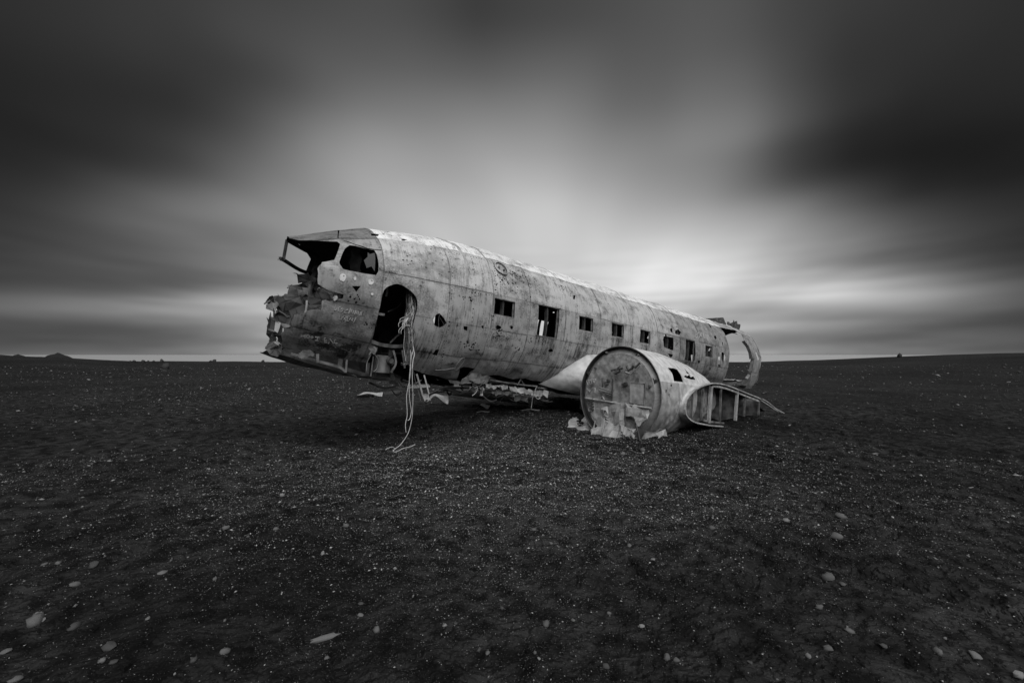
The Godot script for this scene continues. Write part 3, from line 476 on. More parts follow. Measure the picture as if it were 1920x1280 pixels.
var _degrees := false
func corner(outer: Shape, inner: Shape, f: Callable, q: Vector2, thick: float, flip: bool, uv_of: Rect2) -> int:
	var key := Vector2i(roundi(q.x * 4000.0), roundi(q.y * 400.0 if _degrees else q.y * 4000.0))
	if _seen.has(key):
		return _seen[key]
	if _seen.is_empty():
		_pairs = PackedInt32Array()
	var nn := normal_at(f, q, flip)
	var p: Vector3 = f.call(q.x, q.y)
	var t := (q - uv_of.position) / uv_of.size
	_pairs.append(outer.add(p, nn, t))
	_pairs.append(inner.add(p - nn * thick, -nn, t) if inner else -1)
	_seen[key] = _pairs.size() / 2 - 1
	return _seen[key]

# A bent and crumpled piece of sheet metal whose outline is given in space.
func sheet(called: String, parent: Node3D, outline: PackedVector3Array, mat: Material, amp: float, thick := 0.004, cell := 0.05, creased := false) -> MeshInstance3D:
	var o := Vector3.ZERO
	for p in outline:
		o += p / outline.size()
	var nn := Vector3.ZERO
	for i in outline.size():
		nn += (outline[i] - o).cross(outline[(i + 1) % outline.size()] - o)
	nn = nn.normalized()
	var ex := nn.cross(Vector3.UP if absf(nn.y) < 0.8 else Vector3.RIGHT).normalized()
	var ey := nn.cross(ex)
	var keep := PackedVector2Array()
	var off := PackedFloat32Array()
	for p in outline:
		keep.append(Vector2((p - o).dot(ex), (p - o).dot(ey)))
		off.append((p - o).dot(nn))
	var seed_at := o * 3.7
	var f := func(x: float, y: float) -> Vector3:
		# outline points that lie off the mean plane pull the sheet towards themselves
		var pull := 0.0
		var share := 1e-6
		for i in keep.size():
			var w := 1.0 / (0.0004 + (keep[i] - Vector2(x, y)).length_squared())
			pull += w * off[i]
			share += w
		var ridge := 1.0 - 2.0 * absf(wave.get_noise_3d(x * 3.2 + seed_at.x, y * 3.2 + seed_at.y, seed_at.z))
		var fold := 1.0 - 3.0 * absf(smooth_noise.get_noise_3d(x * 1.7 + seed_at.z, y * 1.3 - seed_at.x, 5.0)) - 1.1 * absf(smooth_noise.get_noise_3d(x * 3.2 + seed_at.y, y * 2.0 - seed_at.x, 15.0))
		if creased:
			x += 0.6 * cell * smooth_noise.get_noise_2d(x * 41.0, y * 37.0)
			y += 0.6 * cell * smooth_noise.get_noise_2d(x * 39.0 + 9.0, y * 43.0)
		return o + ex * x + ey * y + nn * (pull / share + amp * (0.15 * ridge + 1.3 * fold + 0.6 * wave.get_noise_3d(x * 1.7 - seed_at.y, y * 1.7 + seed_at.z, 3.0)))
	var a := Shape.new()
	_degrees = false
	patch(a, a, f, box_of(keep).grow(0.001), cell, cell, [], keep, thick)
	if creased:
		a = facets(a)
	return part(called, parent, [a], [mat])

func facets(a: Shape) -> Shape:
	var r := Shape.new()
	r.tint = a.tint
	for i in a.idx.size() / 3:
		var p := a.v[a.idx[3 * i]]
		var q := a.v[a.idx[3 * i + 1]]
		var s := a.v[a.idx[3 * i + 2]]
		var nn := -(q - p).cross(s - p).normalized()
		var k := r.add(p, nn)
		r.add(q, nn)
		r.add(s, nn)
		r.idx.append_array(PackedInt32Array([k, k + 1, k + 2]))
	return r

# ------------------------------------------------------------------ materials
func grey(v: float) -> Color:
	return Color(v, v, v).linear_to_srgb()

func noise_texture(seed_no: int, frequency: float, lo: float, hi: float, bite := 0.5, octaves := 5, size := 512) -> NoiseTexture2D:
	var fn := FastNoiseLite.new()
	fn.seed = seed_no
	fn.noise_type = FastNoiseLite.TYPE_SIMPLEX_SMOOTH
	fn.frequency = frequency
	fn.fractal_octaves = octaves
	var g := Gradient.new()
	g.offsets = PackedFloat32Array([0.5 - bite * 0.5, 0.5, 0.5 + bite * 0.5])
	g.colors = PackedColorArray([grey(lo), grey((lo + hi) * 0.5), grey(hi)])
	var t := NoiseTexture2D.new()
	t.width = size
	t.height = size
	t.seamless = true
	t.noise = fn
	t.color_ramp = g
	return t

func height_texture(seed_no: int, frequency: float, octaves := 4, size := 512) -> NoiseTexture2D:
	var fn := FastNoiseLite.new()
	fn.seed = seed_no
	fn.noise_type = FastNoiseLite.TYPE_SIMPLEX_SMOOTH
	fn.frequency = frequency
	fn.fractal_octaves = octaves
	var t := NoiseTexture2D.new()
	t.width = size
	t.height = size
	t.seamless = true
	t.noise = fn
	return t

func metal(called: String, lo: float, hi: float, rough: float, metallic: float, scale: float, seed_no: int) -> StandardMaterial3D:
	var m := StandardMaterial3D.new()
	m.resource_name = called
	m.albedo_texture = noise_texture(seed_no, 0.012, lo, hi, 0.55)
	m.uv1_triplanar = true
	m.uv1_scale = Vector3.ONE * scale
	m.roughness = rough
	m.metallic = metallic
	m.vertex_color_use_as_albedo = true
	mats[called] = m
	return m

func make_materials() -> void:
	metal("dark_metal", 0.035, 0.11, 0.75, 0.1, 0.9, 11)
	metal("mid_metal", 0.07, 0.24, 0.6, 0.15, 0.9, 12)
	metal("light_metal", 0.26, 0.56, 0.5, 0.15, 0.9, 13)
	metal("nacelle_metal", 0.48, 0.80, 0.5, 0.1, 1.1, 14)
	metal("wing_metal", 0.40, 0.72, 0.5, 0.1, 1.0, 15)
	metal("firewall_metal", 0.26, 0.46, 0.55, 0.1, 1.5, 16)
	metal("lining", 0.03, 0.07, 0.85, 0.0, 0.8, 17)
	metal("cable_pale", 0.42, 0.62, 0.8, 0.0, 2.0, 18)
	metal("cable_grey", 0.08, 0.2, 0.8, 0.0, 2.0, 19)
	metal("paint_pale", 0.62, 0.78, 0.8, 0.0, 2.0, 20)
	metal("scratch", 0.42, 0.56, 0.7, 0.0, 2.0, 21)
	var h := height_texture(31, 0.02)
	for k in ["nacelle_metal", "wing_metal", "firewall_metal", "light_metal"]:
		mats[k].heightmap_enabled = true
		mats[k].heightmap_texture = h
		mats[k].heightmap_scale = 0.35
	var skin := StandardMaterial3D.new()
	skin.resource_name = "weathered_skin"
	skin.albedo_texture = skin_texture()
	skin.texture_repeat = false
	skin.roughness = 0.52
	skin.metallic = 0.1
	skin.vertex_color_use_as_albedo = true
	mats["skin"] = skin
	var glass := StandardMaterial3D.new()
	glass.transparency = BaseMaterial3D.TRANSPARENCY_ALPHA
	glass.albedo_color = Color(0.5, 0.5, 0.5, 0.25)
	glass.roughness = 0.2
	glass.metallic_specular = 0.1
	mats["glass"] = glass
	mats["tone"] = [mats["dark_metal"], mats["mid_metal"], mats["light_metal"]]

const SKIN_UV := Rect2(-4.2, -75, 16.4, 175)
# Weathered aluminium: blotches of oxide, rain streaks down the sides, dirt in the laps, chipped and scratched patches.
func skin_texture() -> ImageTexture:
	var w := 2048
	var h := 512
	var gen := func(seed_no: int, freq: float, oct: int, ww: int, hh: int) -> PackedByteArray:
		var fn := FastNoiseLite.new()
		fn.seed = seed_no
		fn.noise_type = FastNoiseLite.TYPE_SIMPLEX_SMOOTH
		fn.frequency = freq
		fn.fractal_octaves = oct
		return fn.get_image(ww, hh).get_data()
	var big: PackedByteArray = gen.call(41, 0.006, 4, w, h)
	var mid: PackedByteArray = gen.call(42, 0.03, 4, w, h)
	var grain: PackedByteArray = gen.call(43, 0.25, 2, w, h)
	var streak: PackedByteArray = gen.call(44, 0.11, 3, w, 64)
	var streak2: PackedByteArray = gen.call(45, 0.32, 2, w, 32)
	var flake: PackedByteArray = gen.call(46, 0.07, 3, w, h)
	var smear: PackedByteArray = gen.call(47, 0.035, 3, 512, h)
	var seam_x := PackedFloat32Array()
	seam_x.resize(w)
	for s in SEAMS_S:
		if s == -1.77:
			continue
		var x := roundi((s - SKIN_UV.position.x) / SKIN_UV.size.x * w)
		for k in [-1, 0, 1]:
			if x + k >= 0 and x + k < w:
				seam_x[x + k] = maxf(seam_x[x + k], 0.75 if k == 0 else 0.35)
	var seam_y := PackedFloat32Array()
	seam_y.resize(h)
	for d in SEAMS_D:
		var y := roundi((d - SKIN_UV.position.y) / SKIN_UV.size.y * h)
		if y >= 0 and y < h:
			seam_y[y] = 0.75
			if y + 1 < h:
				seam_y[y + 1] = 0.4
	var rivet_x := PackedByteArray()
	rivet_x.resize(w)
	var rivet_y := PackedByteArray()
	rivet_y.resize(h)
	for s in SEAMS_S:
		for k in [-4, 4]:
			rivet_x[clampi(roundi((s - SKIN_UV.position.x) / SKIN_UV.size.x * w) + k, 0, w - 1)] = 1
	for k in 26:
		rivet_x[clampi(roundi((-2.0 + 0.5 * k - SKIN_UV.position.x) / SKIN_UV.size.x * w), 0, w - 1)] = 1
	for d in SEAMS_D:
		for k in [-4, 4]:
			rivet_y[clampi(roundi((d - SKIN_UV.position.y) / SKIN_UV.size.y * h) + k, 0, h - 1)] = 1
	# rain-washed dirt below each window
	var below := PackedFloat32Array()
	below.resize(w)
	for q in WINDOWS:
		var xa := roundi((q[0] - SKIN_UV.position.x) / SKIN_UV.size.x * w)
		var xb := roundi((q[1] - SKIN_UV.position.x) / SKIN_UV.size.x * w)
		for x in range(xa, xb):
			below[x] = 1.0
	var y_sill := roundi((-4.0 - SKIN_UV.position.y) / SKIN_UV.size.y * h)
	# soot, oil and chipped patches: [s, degrees, half length, half height in degrees, change]
	var stains := []
	for k in STAINS:
		stains.append([(k[0] - SKIN_UV.position.x) / SKIN_UV.size.x * w, (k[1] - SKIN_UV.position.y) / SKIN_UV.size.y * h, k[2] / SKIN_UV.size.x * w, k[3] / SKIN_UV.size.y * h, k[4]])
	var to_srgb := PackedByteArray()
	to_srgb.resize(1024)
	for i in 1024:
		to_srgb[i] = clampi(roundi(grey(i / 1023.0).r * 255.0), 0, 255)
	var out := PackedByteArray()
	out.resize(w * h)
	for y in h:
		var deg := SKIN_UV.position.y + SKIN_UV.size.y * y / h
		var row := y * w
		var ys := (y / 9) * w
		var ys2 := (y / 17) * w
		for x in w:
			var i := row + x
			var b := (big[i] - 128) / 128.0
			var m := (mid[i] - 128) / 128.0
			var g := (grain[i] - 128) / 128.0
			var st := (streak[ys + x] - 128) / 128.0
			var st2 := (streak2[ys2 + x] - 128) / 128.0
			var a := 0.76 + 0.13 * b + 0.17 * m + 0.13 * g
			a += (st * 0.24 + st2 * 0.24) * clampf(0.45 + 0.9 * b, 0.08, 1.0)
			var fl := flake[i]
			if fl > 172 and g > 0.0:
				a += 0.10
			elif fl < 78:
				a -= 0.16 * (78 - fl) / 30.0
			a += ((smear[y * 512 + (x / 4)] - 128) / 128.0) * 0.10
			if below[x] > 0.0 and y < y_sill and y > y_sill - 70:
				a -= 0.25 * clampf(st + 0.45, 0.0, 1.0)
			for k in stains:
				if x > k[0] - k[2] and x < k[0] + k[2] and y > k[1] - k[3] and y < k[1] + k[3]:
					var e := Vector2((x - k[0]) / k[2], (y - k[1]) / k[3]).length_squared()
					if e < 1.0:
						a += k[4] * (1.0 - e) * clampf(0.5 + 1.4 * m + 0.9 * g, 0.0, 1.4)
			a = 0.70 + (a - 0.70) * 2.0
			if rivet_x[x] > 0 and y % 5 == 0 or rivet_y[y] > 0 and x % 5 == 0:
				a *= 0.58 + 0.3 * m
			var sm := maxf(seam_x[x], seam_y[y])
			if sm > 0.0:
				a *= 1.0 - sm * clampf(0.68 + 0.5 * m, 0.2, 0.95)
			out[i] = to_srgb[clampi(int(a * 1023.0), 60, 980)]
	return ImageTexture.create_from_image(Image.create_from_data(w, h, false, Image.FORMAT_L8, out))

# ------------------------------------------------------------------ the fuselage
const STAINS := [[-2.5, -48.0, 0.5, 12.0, -0.5], [-2.75, -34.0, 0.3, 14.0, -0.35], [-2.1, -46.0, 0.3, 14.0, -0.35], [-2.4, -12.0, 0.35, 8.0, -0.2], [-0.75, -12.0, 0.3, 12.0, -0.3], [-0.3, -34.0, 0.3, 10.0, -0.35], [0.5, -46.0, 0.5, 10.0, -0.3], [1.5, -40.0, 0.25, 12.0, -0.4], [0.1, -16.0, 0.3, 6.0, 0.25], [-0.4, -26.0, 0.35, 8.0, 0.2], [0.6, -26.0, 0.5, 8.0, 0.2], [0.3, 27.0, 0.5, 10.0, -0.3], [0.9, 22.0, 0.35, 10.0, -0.25], [-1.3, 14.0, 0.6, 10.0, -0.25], [-1.5, 26.0, 0.5, 8.0, -0.2], [1.75, -25.0, 0.3, 7.0, -0.35], [3.1, -24.0, 0.6, 9.0, -0.3], [5.0, -28.0, 0.8, 12.0, -0.3], [6.6, -30.0, 0.9, 14.0, -0.3], [7.6, -34.0, 0.8, 14.0, -0.3], [-1.3, -40.0, 0.3, 14.0, -0.3], [-1.05, -52.0, 0.4, 8.0, 0.25], [1.3, 16.0, 0.4, 9.0, 0.2], [2.4, 18.0, 0.6, 10.0, 0.15]]
const SEAMS_S := [-4.2, -2.02, -1.77, -1.03, -0.24, 0.55, 1.42, 2.42, 3.5, 4.5, 5.5, 6.5, 7.5, 8.32, 9.4, 10.6, 12.2]
const SEAMS_D := [-90.0, -64.0, -38.0, -14.2, 8.2, 43.0, 90.0, 137.0, 171.8, 194.2, 230.0, 270.0]
const F_A := [[-4.2, -3.8, -3.3, -2.8, -2.3, -1.9, 7.0, 9.0, 12.0], [0.45, 0.66, 0.86, 1.0, 1.1, 1.15, 1.15, 1.13, 1.08]]
const F_T := [[-3.6, -3.2, -2.885, -2.4, -2.0, -1.5, -0.8, 0.0, 9.0, 12.0], [0.60, 0.69, 0.80, 1.02, 1.16, 1.255, 1.345, 1.385, 1.385, 1.37]]
const F_B := [[-4.2, -3.8, -3.3, -2.8, -2.3, -1.9, -1.0, 0.0, 9.0, 12.0], [-0.3, -0.45, -0.63, -0.79, -0.88, -0.94, -0.99, -1.0, -1.0, -0.95]]
const WAIST := 0.25
const DENTS := [[-0.45, -44.0, 0.16, 0.016], [0.3, -36.0, 0.3, 0.014], [-0.95, -30.0, 0.35, 0.014], [-2.35, -30.0, 0.3, 0.018], [-2.6, -10.0, 0.2, 0.016], [6.9, 30.0, 0.5, 0.016], [7.6, 10.0, 0.4, 0.014], [5.2, 26.0, 0.4, 0.014], [0.9, -30.0, 0.4, 0.014], [-1.6, 20.0, 0.4, 0.012], [-2.25, 50.0, 0.3, 0.016], [3.2, 20.0, 0.5, 0.012], [-1.2, -48.0, 0.3, 0.018], [0.2, 35.0, 0.3, 0.012]]

func hull(s: float, deg: float, in_by := 0.0) -> Vector3:
	var a := soft_lut(s, F_A[0], F_A[1]) - in_by
	var t := soft_lut(s, F_T[0], F_T[1]) - WAIST - in_by
	var b := WAIST - soft_lut(s, F_B[0], F_B[1]) - in_by
	var th := deg_to_rad(deg)
	var c := cos(th)
	var sn := sin(th)
	var e := 2.0 / 2.2
	return Vector3(s, WAIST + signf(sn) * pow(absf(sn), e) * (t if sn > 0.0 else b), signf(c) * pow(absf(c), e) * a)

func skin_point(s: float, deg: float, lap: float) -> Vector3:
	var p := hull(s, deg)
	var q := Vector3(0.0, p.y - WAIST, p.z)
	var d := lap + 0.014 * wave.get_noise_2d(s * 2.1, deg * 0.045) + 0.0045 * wave.get_noise_2d(s * 7.0 + 50.0, deg * 0.11)
	d -= 0.006 * pow(sin(PI * s / 0.5), 2.0)
	for k in DENTS:
		var e: float = Vector2(s - k[0], (deg - k[1]) * 0.02).length_squared() / (k[2] * k[2])
		if e < 5.0:
			d -= k[3] * exp(-e * 1.6)
	return p + q.normalized() * d

func build_fuselage() -> void:
	var fus := group_node("fuselage", craft)
	var holes := []
	for h in HOLES:
		holes.append(pts2(h))
	rng.seed = 7
	for c in PITS:
		for i in c[4]:
			var x: float = c[0] + rng.randfn(0.0, 0.5) * c[2]
			var y: float = c[1] + rng.randfn(0.0, 0.5) * c[3]
			holes.append(small_hole(x, y, rng.randf_range(0.007, 0.016)))
	for l in RIVET_LINES:
		var p := pts2(l)
		var long := Vector2(p[1].x - p[0].x, (p[1].y - p[0].y) * 0.02).length()
		var count := maxi(2, roundi(long / 0.052))
		for i in count + 1:
			if rng.randf() < 0.85:
				var q := p[0].lerp(p[1], float(i) / count)
				holes.append(small_hole(q.x, q.y, rng.randf_range(0.008, 0.012)))
	_degrees = true
	var tones := {}
	var laps := {}
	for i in SEAMS_S.size() - 1:
		for j in SEAMS_D.size() - 1:
			var rect := Rect2(SEAMS_S[i], SEAMS_D[j], SEAMS_S[i + 1] - SEAMS_S[i], SEAMS_D[j + 1] - SEAMS_D[j])
			var whole := false
			var lap := 0.005 * ((i + j) % 2) + rng.randf_range(0.0, 0.002)
			var port := j < 6
			var outer := Shape.new()
			var inner := Shape.new()
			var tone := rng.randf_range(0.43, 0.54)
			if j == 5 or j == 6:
				tone = rng.randf_range(0.92, 1.0)     # crown sheets are paler, partly as light from above painted into the tone
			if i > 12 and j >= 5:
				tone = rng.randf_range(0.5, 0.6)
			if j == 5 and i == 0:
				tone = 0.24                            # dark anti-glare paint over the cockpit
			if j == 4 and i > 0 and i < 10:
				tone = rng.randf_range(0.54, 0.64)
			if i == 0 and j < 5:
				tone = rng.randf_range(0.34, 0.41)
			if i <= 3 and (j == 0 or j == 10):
				tone = 0.28                            # the front belly sheets have a darker tone
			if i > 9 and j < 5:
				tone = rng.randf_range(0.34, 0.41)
			if i == 2:
				tone = tones[j]                        # the same sheet on either side of the doorway
				lap = laps[j]
			tones[j] = tone
			laps[j] = lap
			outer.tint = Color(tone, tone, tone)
			var f := func(s: float, d: float) -> Vector3: return skin_point(s, d, lap)
			var uv_of := SKIN_UV if port else Rect2(SKIN_UV.position.x, 180.0 - SKIN_UV.position.y, SKIN_UV.size.x, -SKIN_UV.size.y)
			var fine_cells := port and i < 14
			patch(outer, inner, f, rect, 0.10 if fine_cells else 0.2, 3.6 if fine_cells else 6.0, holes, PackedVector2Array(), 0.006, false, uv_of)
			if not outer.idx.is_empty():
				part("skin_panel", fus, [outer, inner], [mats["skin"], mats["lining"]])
	# formers and stringers inside
	for k in 22:
		var s := -1.5 + 0.5 * k
		if k == 0:
			s = -1.42
		var st := Shape.new()
		var from := -62 if s > -0.3 else -28
		for d in range(from, 262, 6):
			if s > 8.4 and (d < 50 or d > 112):
				continue
			bar(st, hull(s, d, 0.065), hull(s, d + 6, 0.065), 0.03, 0.06, (hull(s, d) - Vector3(s, WAIST, 0)).normalized())
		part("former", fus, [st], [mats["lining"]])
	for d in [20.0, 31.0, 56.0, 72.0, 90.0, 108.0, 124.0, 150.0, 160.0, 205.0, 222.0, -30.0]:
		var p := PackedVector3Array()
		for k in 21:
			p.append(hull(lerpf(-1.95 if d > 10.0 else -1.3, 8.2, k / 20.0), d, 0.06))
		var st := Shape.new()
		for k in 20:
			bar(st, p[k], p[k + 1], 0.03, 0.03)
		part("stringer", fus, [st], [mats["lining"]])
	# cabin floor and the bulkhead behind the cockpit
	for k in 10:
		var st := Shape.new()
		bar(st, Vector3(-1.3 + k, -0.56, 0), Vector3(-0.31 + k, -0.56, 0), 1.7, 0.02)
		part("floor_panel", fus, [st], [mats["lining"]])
	var bulk := PackedVector2Array()
	for d in range(100, 262, 9):
		var q := hull(-1.45, d, 0.03)
		bulk.append(Vector2(q.z, q.y))
	bulk.append(Vector2(-0.35, -0.9))
	bulk.append(Vector2(-0.35, 1.1))
	var bs := Shape.new()
	_degrees = false
	patch(bs, bs, func(x: float, y: float) -> Vector3: return Vector3(-1.45 + 0.01 * wave.get_noise_2d(x * 3.0, y * 3.0), y, x), box_of(bulk), 0.2, 0.2, [], bulk, 0.01)
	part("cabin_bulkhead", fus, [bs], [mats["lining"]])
	_degrees = true
	# window surrounds: a narrow flange turned inwards
	for q in WINDOWS:
		var st := Shape.new()
		var c := [Vector2(q[0], q[2]), Vector2(q[1], q[2]), Vector2(q[1], q[3]), Vector2(q[0], q[3])]
		for k in 4:
			var a: Vector2 = c[k]
			var b: Vector2 = c[(k + 1) % 4]
			bar(st, hull(a.x, a.y, 0.026), hull(b.x, b.y, 0.026), 0.05, 0.012, Vector3(0, 0, 1) if k % 2 == 1 else Vector3.UP)
		part("window_frame", fus, [st], [mats["mid_metal"]])
	# the round hatch high on the side
	var st := Shape.new()
	var centre := hull(PORTHOLE.x, PORTHOLE.y)
	var nn := normal_at(func(s: float, d: float) -> Vector3: return hull(s, d), PORTHOLE, false)
	var ex := Vector3(1, 0, 0)
	var ey := nn.cross(ex).normalized()
	ring(st, centre + nn * 0.012, ex, ey, nn, 0.125, 0.018)
	part("porthole_ring", fus, [st], [mats["light_metal"]])
	st = Shape.new()
	disc(st, centre + nn * 0.006, ex, ey, nn, 0.122, -0.02)
	var plug := part("porthole_plug", fus, [st], [mats["mid_metal"]])
	for a in [Vector2(-0.04, 0.02), Vector2(0.05, -0.02)]:
		st = Shape.new()
		disc(st, centre + nn * 0.004 + ex * a.x + ey * a.y, ex, ey, nn, 0.022, 0.01)
		part("bolt", plug, [st], [mats["dark_metal"]])
	# a raised strap over the crown
	st = Shape.new()
	ribbon(st, pts2(STRAP), 0.05, 0.014)
	part("strap", fus, [st], [mats["light_metal"]])
	# writing and stickers
	var names := ["scratched_letter", "scratched_letter", "chalk_letter"]
	for s in STROKES:
		st = Shape.new()
		ribbon(st, pts2(s.slice(1)), [0.008, 0.008, 0.011][s[0]], 0.0095)
		part(names[s[0]], fus, [st], [mats["scratch"] if s[0] < 2 else mats["paint_pale"]])
	for d in DISCS:
		st = Shape.new()
		var ring_pts := PackedVector2Array()
		for k in 14:
			ring_pts.append(Vector2(d[0], d[1]) + Vector2(cos(TAU * k / 14.0) * d[2], sin(TAU * k / 14.0) * d[3]) * rng.randf_range(0.85, 1.05))
		var f2 := func(s: float, dd: float) -> Vector3: return skin_point(s, dd, 0.012)
		patch(st, st, f2, box_of(ring_pts).grow(0.01), 0.05, 3.0, [small_hole(d[0] + 0.01, d[1] + 0.5, 0.012)] if d[2] > 0.025 else [], ring_pts, 0.001)
		part("sticker", fus, [st], [mats["paint_pale"]])
	# scraps of the dorsal fin
	for k in FINS:
		sheet("fin_scrap", fus, pts3(k), mats["dark_metal"], 0.02, 0.02)
	# frame round the aft edge of the cargo opening and the bare sill below it
	st = Shape.new()
	var edge := pts2(CARGO_EDGE)
	for k in edge.size() - 1:
		bar(st, hull(edge[k].x, edge[k].y, 0.04), hull(edge[k + 1].x, edge[k + 1].y, 0.04), 0.03, 0.08, (hull(edge[k].x, edge[k].y) - Vector3(edge[k].x, WAIST, 0)).normalized())
	part("cargo_frame", fus, [st], [mats["mid_metal"]])
	sheet("cargo_sill", fus, PackedVector3Array([Vector3(8.35, -0.40, 1.0), Vector3(9.9, -0.33, 1.0), Vector3(10.3, -0.36, 0.5), Vector3(9.6, -0.40, -0.3), Vector3(8.4, -0.42, -0.3)]), mats["light_metal"], 0.02, 0.01, 0.15)
	sheet("cargo_sill", fus, PackedVector3Array([Vector3(8.6, -0.52, 1.02), Vector3(9.8, -0.46, 1.02), Vector3(10.1, -0.56, 0.85), Vector3(8.6, -0.66, 0.85)]), mats["mid_metal"], 0.03, 0.01, 0.1)
	_degrees = true
	# broken pane in the cockpit side window
	st = Shape.new()
	var pane := PackedVector2Array([Vector2(-2.12, 8), Vector2(-2.1, 26), Vector2(-2.17, 24), Vector2(-2.19, 26), Vector2(-2.2, 21), Vector2(-2.25, 17), Vector2(-2.22, 10), Vector2(-2.16, 12)])
	patch(st, st, func(s: float, d: float) -> Vector3: return hull(s, d, 0.03), box_of(pane), 0.05, 3.0, [], pane, 0.004)
	part("broken_pane", fus, [st], [mats["glass"]])

func small_hole(x: float, y: float, r: float) -> PackedVector2Array:
	var p := PackedVector2Array()
	var k := rng.randi_range(4, 6)
	var t := rng.randf() * TAU
	for i in k:
		var rr := r * rng.randf_range(0.7, 1.2)
		p.append(Vector2(x + cos(t + TAU * i / k) * rr, y + sin(t + TAU * i / k) * rr / 0.02))
	return p

func ring(st: Shape, o: Vector3, ex: Vector3, ey: Vector3, nn: Vector3, r: float, thick: float) -> void:
	var p := PackedVector3Array()
	for k in 25:
		p.append(o + (ex * cos(TAU * k / 24.0) + ey * sin(TAU * k / 24.0)) * r)
	tube(st, p, thick * 0.5, 6)

func disc(st: Shape, o: Vector3, ex: Vector3, ey: Vector3, nn: Vector3, r: float, rise: float) -> void:
	var sides := 16
	var c := st.add(o + nn * rise, nn)
	var first := st.v.size()
	for k in sides:
		st.add(o + (ex * cos(TAU * k / sides) + ey * sin(TAU * k / sides)) * r * 0.86 + nn * rise * 0.9, nn)
	for k in sides:
		var d := ex * cos(TAU * k / sides) + ey * sin(TAU * k / sides)
		st.add(o + d * r, (nn + d).normalized())
	for k in sides:
		var k2 := (k + 1) % sides
		st.face(c, first + k, first + k2)
		st.face(first + k, first + sides + k, first + sides + k2)
		st.face(first + k, first + sides + k2, first + k2)

# A narrow band of paint or metal lying on the skin.
func ribbon(st: Shape, p: PackedVector2Array, wide: float, proud: float) -> void:
	var q := PackedVector3Array()
	var ns := PackedVector3Array()
	for i in p.size() - 1:
		var steps := maxi(1, ceili(Vector2(p[i + 1].x - p[i].x, (p[i + 1].y - p[i].y) * 0.02).length() / 0.05))
		for k in steps + (1 if i == p.size() - 2 else 0):
			var a := p[i].lerp(p[i + 1], float(k) / steps)
			var b := skin_point(a.x, a.y, 0.0)
			var nn := (hull(a.x, a.y) - Vector3(a.x, WAIST, 0)).normalized()
			q.append(b + nn * proud)
			ns.append(nn)
	var last := -1
	for i in q.size():
		var d := (q[mini(i + 1, q.size() - 1)] - q[maxi(i - 1, 0)]).normalized()
		var x := d.cross(ns[i]).normalized() * wide * 0.5
		var a := st.add(q[i] + x, ns[i])
		st.add(q[i] - x, ns[i])
		st.add(q[i] + x * 1.02 - ns[i] * proud, x.normalized())
		st.add(q[i] - x * 1.02 - ns[i] * proud, -x.normalized())
		if last >= 0:
			st.face(last, a, a + 1); st.face(last, a + 1, last + 1)
			st.face(last, a, a + 2); st.face(last, a + 2, last + 2)
			st.face(last + 1, a + 1, a + 3); st.face(last + 1, a + 3, last + 3)
		last = a

